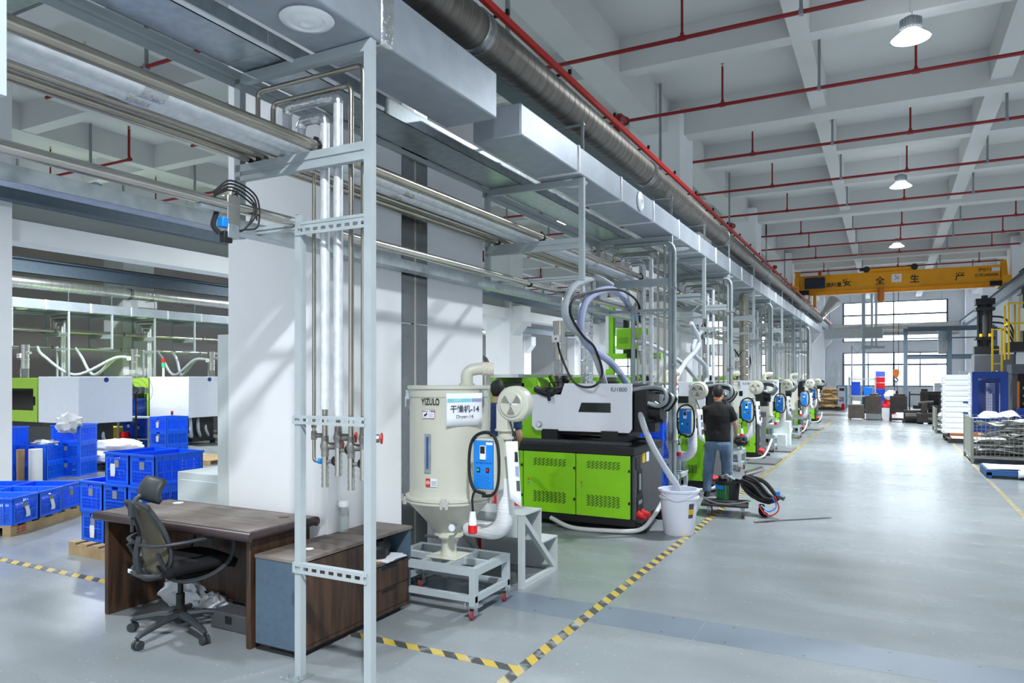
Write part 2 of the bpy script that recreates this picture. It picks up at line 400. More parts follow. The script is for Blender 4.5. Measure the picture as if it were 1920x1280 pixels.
# end wall with window openings (bays between the columns)
WIN = [(-2.5, 3.13), (-11.2, -5.4), (-19.6, -13.8), (5.8, 11.5)]
def endwall():
    mb = MB(); Y0, Y1 = 50.0, 50.25
    xs = sorted([w for w in WIN]); cur = -26
    for a, b in xs:
        mb.box(cur, a, Y0, Y1, 0, 7.2)
        for z0, z1 in ((0, 1.15), (3.25, 3.92), (6.4, 7.2)): mb.box(a, b, Y0, Y1, z0, z1)
        cur = b
    mb.box(cur, 14, Y0, Y1, 0, 7.2)
    struct('wall_far', mb, 'wall')
endwall()
for wi, (a, b) in enumerate(WIN):
    for zi, (z0, z1) in enumerate(((1.15, 3.25), (3.92, 6.4))):
        wn = struct('window_%d' % (wi*2+zi+1), MB().box(a, b, 49.98, 50.06, z0, z0+.06).box(a, b, 49.98, 50.06, z1-.06, z1), 'ibeam')
        n = 4 if zi == 0 else 2
        zs = [z0+.06, 2.5, z1-.06] if zi == 0 else [z0+.06, 4.75, 5.58, z1-.06]
        for i in range(n+1):
            x = a+(b-a)*i/n; w_ = .05 if (i % 2 == 0) else .03
            struct('window_frame', bx(x-w_, x+w_, 49.98, 50.06, z0, z1), 'ibeam', wn)
        for z in zs[1:-1]:
            struct('window_frame', bx(a, b, 49.98, 50.06, z-.05, z+.05), 'ibeam', wn)
        for i in range(n):
            for k in range(len(zs)-1):
                struct('pane', bx(a+(b-a)*i/n+.05, a+(b-a)*(i+1)/n-.05, 50.03, 50.036, zs[k]+.05, zs[k+1]-.05), 'glass', wn)
# exterior ground and a hazy building outside the windows
struct('exterior_ground', bx(-60, 60, 50.3, 120, -.4, -.3), 'wall')
bld = struct('exterior_building', bx(-4, 3.5, 66, 75, -.3, 3.6), 'wall')
for k in range(4): struct('window_strip', bx(-3.6+k*1.8, -2.4+k*1.8, 65.95, 66.0, .9, 2.6), 'plinth', bld)
# columns
ROWX = [(-4.56, -3.55), (-13.0, -12.0), (-21.4, -20.45), (4.0, 5.0)]
COLY = [(-5.2, -4.2), (3.93, 4.96), (5.04, 6.16), (13.75, 14.78), (22.75, 23.78), (31.75, 32.78), (40.7, 41.73), (49.0, 50.0)]
for x0, x1 in ROWX:
    for y0, y1 in COLY:
        if x0 == -13.0 and y0 < 6 and y0 > 0: x1 = -11.82
        elif x0 == -13.0: x1 = -12.0
        struct('column', bx(x0, x1, y0, y1, 0, 6.9), 'wall', bevel=.012)
        if x0 < -10: struct('column_plinth', bx(x0-.02, x1+.02, y0-.02, y1+.02, 0, .14), 'plinth')
        if y0 > 6:
            for sx in ((x1, 1),) + (((x0, -1),) if x0 < -10 else ()):
                cz = 4.0 if x0 < -10 else 4.25
                xx, sg = sx
                struct('corbel', MB().prism([(xx, cz-.75), (xx+sg*.42, cz-.25), (xx+sg*.42, cz+.3), (xx, cz+.3)], y0+.2, y1-.2), 'wall')
struct('corner_guard', bx(-4.685, -4.56, 3.94, 3.99, 0, 2.08), 'cabinet_g')
# stainless expansion joint cover on the near double column
jc = bpy.data.objects.new('trim_2', None); COL.objects.link(jc); jc['kind'] = 'structure'
for k in range(3):
    z0, z1 = k*2.2, k*2.2+2.19
    for a, b in ((4.815, 4.985), (5.015, 5.185)): struct('cover_plate', bx(-3.552, -3.546, a, b, z0, z1), 'brushed', jc)
struct('seam_strip', bx(-3.549, -3.544, 4.985, 5.015, 0, 6.5), 'stainless', jc)
jc2 = bpy.data.objects.new('trim_3', None); COL.objects.link(jc2); jc2['kind'] = 'structure'
for k in range(8):
    struct('cover_plate', bx(-25+k*4.8, -25+k*4.8+4.78, 4.75, 5.25, 6.47, 6.485), 'galvdull', jc2)
# beams: girders and cross beams along X, long beams along Y
for y, w, z in [(-4.7, .4, 6.5), (-1.9, .28, 6.62), (1.2, .28, 6.62), (4.5, .42, 6.5), (5.55, .42, 6.5), (8.2, .28, 6.62), (11.1, .28, 6.62)] + \
        [(b+o, w_, z_) for b in (14.27, 23.27, 32.27, 41.2) for o, w_, z_ in ((0, .42, 6.5), (2.85, .28, 6.62), (5.85, .28, 6.62))]:
    struct('beam', bx(-26, 14, y-w/2, y+w/2, z, 7.16), 'ceil')
for x, w, z in [(-4.05, .5, 6.5), (-12.5, .5, 6.5), (-20.9, .5, 6.5), (4.5, .5, 6.5), (-1.11, .26, 6.6), (1.63, .3, 6.6), (7.3, .3, 6.6), (10.2, .3, 6.6),
                (-6.87, .28, 6.6), (-9.7, .28, 6.6), (-15.3, .28, 6.6), (-18.1, .28, 6.6), (-23.6, .28, 6.6)]:
    struct('beam', bx(x-w/2, x+w/2, -11, 50, z+.003, 7.155), 'ceil')
# concrete crane beam on the second column row, steel crane rails
for a, b in ((-11, 3.93), (6.16, 50)):
    struct('beam', bx(-12.5, -12.03, a, b, 3.86, 4.2), 'wall')
    struct('beam', bx(-12.5, -12.28, a, b, 4.2, 4.56), 'ceil')
def ibeam(x, z0, z1, w, y0, y1):
    t = .02
    return MB().box(x-w/2, x+w/2, y0, y1, z0, z0+t).box(x-w/2, x+w/2, y0, y1, z1-t, z1).box(x-t/2, x+t/2, y0, y1, z0+t, z1-t)
def irail(x, z0, z1, y0, y1, label, m='ibeam'):
    r = thing('crane_rail', label, 'crane rail', (x, y0, z0))
    mb = MB(); L = y1-y0; mb.box(-.1, .1, 0, L, 0, .02).box(-.1, .1, 0, L, z1-z0-.02, z1-z0).box(-.012, .012, 0, L, .02, z1-z0-.02); mb.build('beam_web', m, r)
    bx(-.03, .03, 0, L, z1-z0, z1-z0+.05).build('rail_bar', 'rail', r)
irail(-11.75, 4.4, 4.72, -9, 49.9, 'blue-grey steel crane rail along the second row of white columns')
irail(-19.85, 4.45, 4.82, -9, 49.9, 'blue-grey steel crane rail high up behind the far silver duct at left')
irail(-3.32, 4.55, 5.03, -9, 49.9, 'steel crane rail hidden behind the red conductor bar')
irail(3.78, 4.6, 5.03, -9, 49.9, 'dark crane rail on the right side columns under the yellow crane')
cr = thing('conductor_bar', 'bright red conductor bar running beside the round spiral duct', 'conductor rail', (-2.95, 0, 4.86))
bx(-.02, .02, -2, 46, -.03, .03).build('bar', 'red', cr)
for i in range(34):
    y = -1.4+i*1.38
    MB().box(-.26, .03, y-.012, y+.012, .03, .05).box(.01, .04, y-.015, y+.015, .03, .075).build('bracket', 'black', cr)

# ------------------------------------------------------------------ high-bay lamps
def lamp(x, y, z, label, light=True, group=None):
    r = thing('high_bay_lamp', label, 'lamp', (x, y, z), 0, group)
    MB().lathe([(.245, 0), (.235, .012), (.12, .13), (.1, .14)], n=28).build('shade', 'clear', r, label='clear ribbed shade')
    MB().lathe([(0, .015), (.228, .012), (.1, .12)], n=28).build('diffuser', 'lampglow', r)
    h = MB().lathe([(.105, .12), (.115, .15), (.115, .25), (.07, .29), (0, .29)], n=20)
    for k in range(20):
        a = 2*PI*k/20; c, s_ = math.cos(a), math.sin(a)
        h.bar((.1*c, .1*s_, .2), (.13*c, .13*s_, .2), .008, .12)
    h.build('housing', 'galvdull', r)
    hk = MB().tube(spline([(0, 0, .29), (.02, 0, .36), (-.01, 0, .42), (0, 0, 7.16-z)], 5), .008, 6); hk.build('hook', 'white', r)
    if light:
        ld = bpy.data.lights.new('lamp_light', 'AREA'); ld.shape = 'DISK'; ld.size = .42; ld.energy = LAMP_W*(1.0 if x > 5 else (.55 if -10 < x < -5 else (1.5 if -2 < y < 0 else 1))); ld.color = LAMP_COL; ld.spread = math.radians(118 if (0 < x < 1 and y > 12) or x > 5 else 150)
        lo = bpy.data.objects.new('lamp_light', ld); COL.objects.link(lo); lo.location = (0, 0, -.02); lo.parent = r
    return r
lamp(.26, 10.6, 6.1, 'glowing white high-bay lamp nearest the camera above the aisle')
lamp(.26, 18.75, 6.1, 'second white high-bay lamp along the aisle ceiling')
lamp(.26, 27.35, 6.1, 'third and farthest visible high-bay lamp, just above the yellow crane')
for y in (-8.6, -.6): lamp(.6, y, 6.1, 'unseen high-bay lamp added behind the camera to light the near end of the aisle', group='high-bay lamps of the hall out of view')  # unseen pair added off the row's spacing to light the near dryer and column
for x in (.27, -8.2, -16.8, 8.8):
    for y in (-6.2, 2.3, 10.6, 18.75, 27.35, 36.4, 45.0):
        if x == .27 and (y > 40 or 0 < y < 30): continue
        if x == .27 and y < 0: continue
        lamp(x, y, 6.1, 'unseen high-bay lamp added behind the camera to light the near end of the aisle', group='high-bay lamps of the hall out of view')

# ------------------------------------------------------------------ sprinkler pipes
SPY = [3.9, 6.7, 9.4, 12.0, 14.95, 17.7, 20.5, 23.95, 26.5, 29.1, 32.95, 35.3, 38, 42.5]
def sprinkler(x0, x1, y, z, label, endup=False):
    r = thing('sprinkler_pipe', label, 'pipe', (x0, y, z))
    L = x1-x0
    MB().cyl((0, 0, 0), (L, 0, 0), .028, 10).build('pipe', 'pipered', r)
    xs = [(2.0 if x0 == -4.4 else 1.0)+i*2.76 for i in range(int((L-.8)/2.76)+1)]
    for i, xx in enumerate(xs):
        h = .62
        rr = MB().cyl((xx, 0, 0), (xx, 0, h), .017, 8).cyl((xx-.05, 0, 0), (xx+.05, 0, 0), .036, 10).cyl((xx, 0, .02), (xx, 0, .07), .026, 8)
        ri = rr.build('riser', 'pipered', r)
        MB().cyl((xx, 0, h), (xx, 0, h+.03), .014, 8).cyl((xx, 0, h+.045), (xx, 0, h+.05), .025, 8).cyl((xx, 0, h+.03), (xx, 0, h+.045), .005, 6).build('sprinkler_head', 'stainless', ri)
        hx = xx+1.46
        if hx < L: MB().box(hx-.02, hx+.02, -.02, .02, .03, .96).box(hx-.025, hx+.025, -.04, .04, -.035, .035).build('hanger', 'greyrod', r)
    if endup: MB().cyl((L, 0, 0), (L, 0, .85), .022, 8).build('end_riser', 'pipered', r)
for i, y in enumerate(SPY):
    o = ORD[i]
    sprinkler(-4.4, 3.9, y, 6.2, 'dark red sprinkler pipe across the aisle ceiling, %s one from the camera end' % o)
    if y < 40:
        sprinkler(-11.9, -4.7, y, 6.2, 'dark red sprinkler pipe in the bay left of the racks, %s from the camera end' % o)
        sprinkler(-20.3, -13.8, y, 6.2, 'dark red sprinkler pipe in the far left bay, %s from the camera end' % o, True)
# a vertical red fire main at the far left
MB().cyl((-23.2, 11.9, 0), (-23.2, 11.9, 7), .16, 14).build('fire_main', 'pipered')
tag(bpy.data.objects['fire_main'], 'thick red vertical fire main by the left column', 'pipe')

# ------------------------------------------------------------------ ducts, trays and pipe runs along the row
def service_run(dx, dz, yend, tagw):
    out = []
    # insulated rectangular duct
    d = thing('insulated_duct', 'foil-wrapped rectangular air duct %s' % tagw, 'duct', (dx-2.715, 0, 3.61+dz))
    bx(-.215, .215, -2.5, 3.22, 0, .34).build('duct_section', 'foilduct', d, bevel=.012)
    bx(-.215, .215, 3.3, 4.54, 0, .33).build('duct_section', 'foilduct', d, bevel=.012)
    MB().box(-.225, .225, 3.2, 3.32, -.008, .348).build('joint_wrap', 'foilshiny', d, bevel=.02)
    y = 4.92; i = 0
    proto = None
    while y < yend:
        if proto is None:
            proto = bx(-.215, .215, 0, 1.14, 0, .25).build('duct_section', 'foilduct', d, bevel=.012); proto.location = (0, y, 0)
            pb = MB().box(-.226, .226, 0, .05, -.008, .258).build('joint_wrap', 'foil', d, bevel=.015); pb.location = (0, y+1.14, 0)
        else:
            dup(proto, (0, y, 0), parent=d); dup(pb, (0, y+1.14, 0), parent=d)
        y += 1.18; i += 1
    dif = MB().lathe([(.13, 0), (.14, -.012), (.13, -.022), (.1, -.03), (.085, -.02), (.06, -.035), (.035, -.035), (.03, -.02), (0, -.02)], n=24)
    first = None
    for yy in (2.8, 6.35, 10.3, 13.6, 17.0, 20.5, 24):
        if yy > yend: break
        if first is None: first = dif.build('air_diffuser', 'white', d, label='round white air diffuser'); first.location = (.05, yy, 0)
        else: dup(first, (.05, yy, 0), parent=d)
    s_ = dup(first, (.215, 7.9, .13), parent=d); s_.rotation_euler = (0, -PI/2, 0); s_.scale = (.8, .8, .8)
    # round spiral duct
    sp = thing('spiral_duct', 'round spiral-seam steel duct %s' % tagw, 'duct', (dx-2.66, 0, 4.26+dz))
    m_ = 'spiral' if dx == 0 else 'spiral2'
    cuts = [-2.5, 4.5, 8.6, 13.2, 18.2, 23, 28, 34]
    for a, b in zip(cuts[:-1], cuts[1:]):
        prof = []; yy = a
        while yy < b-.01:
            prof += [(.15, yy), (.15, yy+.107), (.1522, yy+.109), (.1522, yy+.116)]; yy += .118
        prof.append((.15, b))
        MB().lathe(prof, n=40, axis='y').build('duct_section', m_, sp, smooth=14)
        MB().lathe([(.15, b-.05), (.162, b-.045), (.162, b-.02), (.156, b-.015), (.156, b+.015), (.162, b+.02), (.162, b+.045), (.15, b+.05)], n=28, axis='y').build('collar', 'brushed', sp)
    # galvanised cable tray
    t = thing('cable_tray', 'wide galvanised cable tray %s' % tagw, 'cable tray', (dx-3.325, 0, 3.615+dz))
    for a, b in zip((-2.5, .4, 3.0, 6.2, 9.3, 12.4, 15.5, 18.6, 21.7, 24.8, 27.9), (.4, 3.0, 6.2, 9.3, 12.4, 15.5, 18.6, 21.7, 24.8, 27.9, 33)):
        if a < yend: MB().box(-.175, .175, a, b-.004, 0, .004).box(-.175, -.171, a, b-.004, 0, .12).box(.171, .175, a, b-.004, 0, .12).build('tray_section', 'galv', t)
    t2 = thing('cable_trough', 'narrow galvanised cable trough beside the conveying pipe %s' % tagw, 'cable tray', (dx-3.44, 0, 2.6+dz))
    for a, b in zip((-2.5, 3.0, 9.3, 15.5, 21.7), (3.0, 9.3, 15.5, 21.7, 33)):
        MB().box(-.06, .06, a, b-.004, 0, .004).box(-.06, -.056, a, b-.004, 0, .075).box(.056, .06, a, b-.004, 0, .075).box(.06, .07, a, b-.004, .0, .004).build('tray_section', 'galv', t2)
    tag(bx(dx-3.57, dx-3.52, -2.5, yend, 3.575+dz, 3.615+dz).box(dx-3.57, dx-3.565, -2.5, yend, 3.53+dz, 3.575+dz).build('support_angle', 'frame'), 'grey angle rail beside the cable tray %s' % tagw, 'rail')
    # horizontal pipes
    for x, z, r, m_, lab in ((-2.95, 3.09, .034, 'pipe', 'upper bare steel pipe run, nearest the aisle,'), (-3.085, 3.11, .052, 'foil', 'silver insulated pipe run, aisle side of the two,'),
                             (-3.2, 3.11, .052, 'foil', 'silver insulated pipe run, wall side of the two,'), (-3.32, 3.085, .026, 'pipe', 'thin bare steel pipe run beside the insulated pair'),
                             (-3.45, 3.09, .036, 'pipe', 'bare steel pipe run nearest the wall'), (-3.09, 2.655, .03, 'stainless', 'stainless conveying pipe above the machine hoses')):
        p = thing('pipe_run', lab+' '+tagw, 'pipe', (dx+x, 0, z+dz))
        MB().cyl((0, -2.5, 0), (0, yend, 0), r, 20).build('pipe', m_, p)
        if m_ == 'foil':
            for yy in (2.15, 4.2, 7.9, 11): MB().cyl((0, yy, 0), (0, yy+.12, 0), r+.004, 16).build('tape_patch', 'foilshiny', p)
        elif r > .027:
            for yy in (3.14, 6.22, 9.33, 11.26, 13.2, 15.9, 18.3):
                MB().cyl((0, yy+.02, 0), (0, yy+.05, 0), r+.006, 16).box(-.008, .008, yy+.02, yy+.05, r, r+.02).build('pipe_clip', 'black', p)
service_run(0, 0, 33, 'along the near row of machines')
service_run(-16.7, -.13, 33, 'above the far left row of machines')
tag(MB().cyl((-3.09, -2.5, 3.6), (-3.09, 3.98, 3.6), .014, 10).build('plastic_conduit', 'white'), 'thin white plastic conduit beside the cable tray near the camera', 'conduit')
# galvanised hopper ends far away: elbow and cross duct at the far end of the row
e = thing('duct_elbow', 'round steel duct elbow turning up at the far end of the spiral duct', 'duct', (-2.66, 33.96, 4.26))
MB().tube(arc([(0, 0, 0), (.0, .9, .15), (.5, 1.6, .9)], .6, 8), [.16]*10+[.3], 18).build('elbow', 'stainless', e)
c_ = thing('cross_duct', 'galvanised rectangular duct crossing at the far end of the rack row', 'duct', (-1.9, 36, 3.5))
bx(-.7, .9, 0, .5, 0, .42).build('duct_section', 'galv', c_); bx(.9, 1.7, -.1, .6, -.02, .46).build('end_box', 'galvdull', c_)
for x in (-.5, 1.3): MB().cyl((x, .25, .42), (x, .25, 3.65), .012, 6).build('hanger', 'greyrod', c_)

# ------------------------------------------------------------------ pipe racks
def perf(x0, x1, y, z, h=.05, n=8):
    mb = MB(); t = .004; sl = (x1-x0-.04)/n
    mb.box(x0, x1, y-t, y, z, z+h*.33).box(x0, x1, y-t, y, z+h*.67, z+h)
    mb.box(x0, x0+.02, y-t, y, z+h*.33, z+h*.67)
    for i in range(n): mb.box(x0+.02+sl*i+sl*.62, x0+.02+sl*(i+1), y-t, y, z+h*.33, z+h*.67)
    mb.box(x0, x1, y, y+.035, z+h-t, z+h)
    return mb
def strut(x0, x1, y, z, h=.05):
    mb = MB(); mb.box(x0, x1, y-.02, y+.02, z, z+h*.3).box(x0, x1, y-.012, y+.012, z+h*.3, z+h*.55).box(x0, x1, y-.02, y+.02, z+h*.55, z+h)
    return mb
def rack(label, full=True):
    r = thing('pipe_rack', label, 'rack')
    f = 'frame'
    ztop = 3.605
    if full:
        MB().box(-2.555, -2.505, -.025, .02, .006, ztop).box(-2.555, -2.545, -.025, .03, .006, ztop).build('post', f, r)
        MB().box(-3.065, -3.02, -.025, .02, .006, 2.69).box(-3.065, -3.055, -.025, .03, .006, 2.69).build('post', f, r)
        for px in (-2.53, -3.045):
            mb = MB().box(px-.06, px+.06, -.09, .05, 0, .006)
            for q in (-.04, .04): mb.cyl((px+q, -.06, .006), (px+q, -.06, .03), .007, 6)
            mb.build('base_plate', 'galvdull', r)
    else:
        bx(-2.555, -2.505, -.025, .02, 2.65, ztop).build('post', f, r)
    bx(-3.57, -3.52, -.02, .025, 2.6, 3.61).build('rear_post', f, r)
    bx(-3.56, -2.555, -.02, .025, 3.545, 3.605).build('top_bar', f, r)
    strut(-3.56, -2.555, 0, 2.95, .1).build('pipe_bar', f, r)
    (strut(-3.56, -2.555, 0, 2.61 if full else 2.655, .04)).build('lower_bar', f, r)
    MB().box(-2.535, -2.505, -.02, -.014, 3.605, 4.12).box(-2.95, -2.505, -.02, .02, 4.098, 4.108).build('duct_bracket', 'galvdull', r)
    if full:
        perf(-3.055, -2.55, -.028, 2.57, .055).build('perforated_bar', f, r)
        perf(-3.075, -2.545, -.03, 1.475, .05).build('perforated_bar', f, r)
        perf(-3.075, -2.53, -.03, .61, .06).build('perforated_bar', f, r)
    return r
RACKY = [3.145, 9.33, 13.2, 18.2, 22.8, 27.4]
HANGY = [1.268, 6.24, 11.26, 15.9, 20.5, 25.1]
r0 = rack('grey steel pipe rack nearest the camera, in front of the white column and desk'); r0.location = (0, RACKY[0], 0)
h0 = rack('short hanging rack frame at the top left corner, closest to the camera', False); h0.location = (0, HANGY[0], 0)
for i, y in enumerate(RACKY[1:]):
    dup(r0, (0, y, 0), label='grey steel pipe rack standing on the floor, %s one from the camera' % ORD[i+1])
for i, y in enumerate(HANGY[1:]):
    dup(h0, (0, y, 0), label='short hanging duct frame between two pipe racks, %s of its kind from the camera' % ORD[i+1])
RY2 = [11.4, 13.92]; HY2 = [10.0, 12.6, 15.3]
for i, y in enumerate(RY2): dup(r0, (-16.7, y, -.13), label='pipe rack in the far left row, the %s one above the white machine covers' % ('left' if i == 0 else 'right'))
for i, y in enumerate(HY2): dup(h0, (-16.7, y, -.13), label='hanging duct frame in the far left row, %s from the left' % ORD[i])
# drop pipes (local to a rack, Y 0.06 behind its bars)
def droppipes(n):
    YY = .065; out = []
    def T(nm, lab, cat='pipe'):
        return thing(nm, lab+n, cat)
    def fit(r, x, z, big=False):
        pass
    specs = [('drop_pipe', 'thin drop pipe at the left of ', [(-2.97, 2.95), (-2.97, 1.255), (-2.925, 1.255)], .011, None, 0),
             ('insulated_drop_pipe', 'insulated drop pipe with the shorter loop at ', [(-3.075, 3.1), (-3.075, 3.27), (-2.885, 3.27), (-2.885, 1.56)], .028, 1.105, .0165),
             ('insulated_drop_pipe', 'insulated drop pipe with the taller loop at ', [(-3.185, 3.1), (-3.185, 3.37), (-2.785, 3.37), (-2.785, 1.52)], .028, 1.175, .0165),
             ('drop_pipe', 'bare drop pipe beside the insulated pair at ', [(-3.3, 3.08), (-3.3, 3.42), (-2.69, 3.42), (-2.69, 1.10)], .0155, 1.10, .0165),
             ('drop_pipe', 'bare drop pipe at the aisle-side post of ', [(-3.43, 3.09), (-3.43, 3.515), (-2.6, 3.515), (-2.6, 1.165)], .0155, 1.165, .0165)]
    for i, (nm, lab, path, rad, bot, br) in enumerate(specs):
        t = T(nm, lab); out.append(t)
        ins = 'insulated' in nm
        pts = arc([(x, YY, z) for x, z in path], .05 if not ins else .045, 6)
        MB().tube(pts, rad, 14).build('pipe' if not ins else 'insulation', 'foil' if ins else 'pipe', t)
        if ins:
            k = [p for p in pts]
            MB().tube(pts[1:-1], rad+.0025, 14).build('foil_cover', 'foilshiny', t)
            x = path[-1][0]
            MB().cyl((x, YY, path[-1][1]+.01), (x, YY, bot), br, 14).build('pipe', 'pipe', t)
        if bot is None:
            MB().cyl((-2.932, YY, 1.255), (-2.908, YY, 1.255), .017, 8).build('plug', 'blue', t, label='blue end plug')
            x = path[0][0]
            MB().cyl((x, YY, 1.45), (x, YY, 1.475), .016, 10).cyl((x, YY, 1.38), (x, YY, 1.43), .017, 10).cyl((x, YY, 1.405), (x+.05, YY+.01, 1.405), .014, 10).build('valve_body', 'valve', t)
        else:
            x = path[-1][0]
            mb = MB()
            for z in (bot+.005, bot+.045, bot+.075, bot+.11): mb.cyl((x, YY, z), (x, YY, z+.012), br+.005, 14)
            mb.cyl((x, YY, bot), (x, YY, bot+.2), br+.003, 14)
            mb.build('press_fittings', 'stainless', t)
            vz = {1: 1.345, 2: 1.40, 3: 1.345, 4: 1.40}[i]
            v = MB().cyl((x, YY, vz-.06), (x, YY, vz+.06), br+.005, 14).lathe([(.022, -.03), (.03, 0), (.022, .03)], (x, YY, vz), 12)
            v.cyl((x, YY, vz), (x+.055, YY+.035, vz), .021, 12).cyl((x+.055, YY+.035, vz), (x+.075, YY+.047, vz), .024, 8); vb = v.build('valve_body', 'valve', t)
            w = MB(); c = Vector((x+.085, YY+.055, vz)); dd = Vector((.85, .52, 0)).normalized(); a = dd.cross(Vector((0, 0, 1)))
            ring = [c+a*(.027*math.cos(q*PI/6))+Vector((0, 0, 1))*(.027*math.sin(q*PI/6)) for q in range(13)]
            w.tube(ring, .006, 6)
            for q in range(3): w.cyl(c-(a*math.cos(q*PI/3)+Vector((0, 0, 1))*math.sin(q*PI/3))*.027, c+(a*math.cos(q*PI/3)+Vector((0, 0, 1))*math.sin(q*PI/3))*.027, .004, 6)
            w.build('handwheel', 'redprint', vb, label='red valve handwheel')
            if i < 4:
                g = MB().cyl((x, YY, bot+.15), (x+.045, YY+.015, bot+.15), .012, 10); g.build('gauge_stub', 'valve', t)
                MB().blob((x+.062, YY+.02, bot+.155), (.027, .027, .03), 0, nu=14, nv=10).build('gauge', 'black', t, label='black round gauge')
    return out
dp = droppipes('the rack nearest the camera')
for o in dp: o.location = (-.03, RACKY[0], 0)
base = ['thin drop pipe at the left of ', 'insulated drop pipe with the shorter loop at ', 'insulated drop pipe with the taller loop at ', 'bare drop pipe beside the insulated pair at ', 'bare drop pipe at the aisle-side post of ']
def dropset(dx, y, dz, suffix):
    for o, b in zip(dp, base): dup(o, (dx-.03, y, dz), label=b+suffix)
for i, y in enumerate(RACKY[1:]): dropset(0, y, 0, 'the %s floor rack from the camera' % ORD[i+1])
for i, y in enumerate(RY2): dropset(-16.7, y, -.13, 'the far left %s rack' % ('left' if i == 0 else 'right'))
# galvanised conduits bending down the front posts of the farther racks
for i, y in enumerate(RACKY[1:]):
    r = thing('steel_conduit', 'grey steel conduit bending down the aisle-side post of the %s floor rack' % ORD[i+1], 'conduit', (0, y-.03, 0))
    MB().tube(arc([(-3.3, 0, 3.515), (-2.475, 0, 3.515), (-2.475, 0, .0)], .16, 8), .028, 12).build('conduit', 'galvdull', r)
    if i < 3: MB().box(-2.448, -2.446, -.012, .012, 1.62, 1.78).build('sticker', 'redprint', r, label='red warning sticker')
    for z in (.9, 1.9, 2.9): MB().box(-2.53, -2.44, -.032, .0, z, z+.02).build('pipe_clip', 'galv', r)

# red fire main running behind the ducts, with two risers showing above them
fm = thing('fire_main', 'red fire main behind the ducts with elbows showing above the red bar', 'pipe', (-3.72, 0, 4.9))
MB().cyl((0, 6.2, 0), (0, 32, 0), .05, 14).build('main_pipe', 'pipered', fm)
for y in (10.3, 19.0, 27.0):
    MB().tube(arc([(.05, y, 0), (.12, y, .78), (.12, y+.35, .8)], .12, 6), .055, 12).cyl((.12, y+.33, .8), (.12, y+.37, .8), .068, 12).build('riser_elbow', 'pipered', fm)
for y in (7, 13, 19.5, 26, 31): MB().box(-.02, .02, y-.02, y+.02, .04, 2.25).build('hanger', 'greyrod', fm)
# ------------------------------------------------------------------ desk corner
dk = thing('office_desk', 'dark walnut office desk with a worn dusty top beside the white column', 'desk', (-4.37, 3.565, 0))
MB().box(-.77, .77, -.30, .285, .725, .762).build('desktop', 'woodtop', dk, bevel=.004)
ed = MB()
prof = [(.03*math.cos(a), .033*math.sin(a)) for a in [(-90+180*k/10)*PI/180 for k in range(11)]]
for (p0, p1, sgn) in (((-.80, -.30), (.80, -.30), 'f'), ((-.80, .285), (.80, .285), 'b')):
    ed.prism([(p0[1]-(q[0] if sgn == 'f' else -q[0]), .73+q[1]) for q in prof], -.8, .8, 'yz')
for x, sg in ((-.77, -1), (.77, 1)): ed.prism([(x+sg*q[0], .73+q[1]) for q in prof], -.30, .285, 'xz')
ed.build('desk_edge', 'woodedge', dk)
bx(-.75, -.71, -.27, .27, 0, .70).build('side_panel', 'wood', dk, bevel=.008)
bx(.71, .75, -.27, .27, 0, .70).build('side_panel', 'wood', dk, bevel=.008)
bx(-.71, .71, .14, .16, .12, .70).build('modesty_panel', 'wood', dk)
MB().cyl((-.55, .2, .762), (-.55, .2, .766), .04, 20).build('cable_grommet', 'white', dk, label='white cable hole cover')
MB().cyl((.6, .17, .762), (.6, .17, .765), .035, 20).build('cable_grommet', 'wood', dk, label='brown cable hole cover')
# sideboard
sb = thing('sideboard', 'walnut and slate-blue sideboard standing at the right end of the desk', 'cabinet', (-3.385, 3.87, 0))
bx(-.185, .19, -.585, .6, .6, .622).build('top_board', 'woodtop', sb, bevel=.002)
bx(-.18, .18, -.58, -.56, .06, .6).build('end_board', 'slate', sb)
bx(-.18, .18, .575, .595, .06, .6).build('end_board', 'slate', sb)
bx(-.18, .18, -.56, .575, .045, .07).build('bottom_board', 'wood', sb)
bx(-.18, -.165, -.56, .575, .07, .6).build('back_board', 'slate', sb)
bx(-.17, .165, .07, .09, .07, .6).build('divider', 'slate', sb)
bx(-.165, .175, .09, .575, .395, .415).build('shelf_board', 'slate', sb)
MB().box(-.14, .14, -.5, .52, 0, .045).build('plinth', 'mblack', sb)
dr = bx(.165, .183, -.555, .085, .075, .592).build('door', 'wood', sb)
bx(.183, .186, .04, .07, .38, .41).build('door_pull', 'black', dr)
for z0, z1 in ((.075, .225), (.23, .39)):
    d_ = bx(.165, .183, .095, .57, z0, z1).build('drawer', 'wood', sb)
    bx(.1825, .1845, .24, .42, z1-.028, z1-.004).build('finger_slot', 'black', d_)
# things on and in the sideboard
bt = thing('water_bottle', 'clear water bottle with white lid and strap loop on the sideboard', 'bottle', (-3.5, 4.05, .622))
MB().lathe([(0, .003), (.036, .003), (.038, .012), (.038, .185), (.034, .19)], n=24).build('body', 'clear', bt)
MB().lathe([(0, .006), (.034, .006), (.034, .12), (0, .12)], n=24).build('water', mat('water_tint', '#eef3f8', .1, alpha=.25), bt)
MB().lathe([(.037, .185), (.041, .188), (.041, .215), (.034, .225), (.012, .23), (0, .23)], n=24).build('lid', 'white', bt, label='white screw lid')
MB().tube(spline([(-.03, 0, .215), (-.05, .0, .235), (-.075, 0, .265), (-.085, 0, .275)], 5), .006, 8).build('strap', 'white', bt)
tag(MB().blob((-3.33, 4.18, .51), (.11, .12, .1), .25, 3, 4, flat=-.093).build('black_bag', 'black'), 'black crumpled bag inside the open sideboard compartment', 'bag')
pp = MB()
for k, (w, a) in enumerate(((.13, .1), (.12, -.15), (.12, .3))):
    Mx = Matrix.Translation((-3.27, 4.26, .4165+k*.004)) @ Matrix.Rotation(a, 4, 'Z')
    pp.box(-.085, .085, -w, w, 0, .003, Mx)
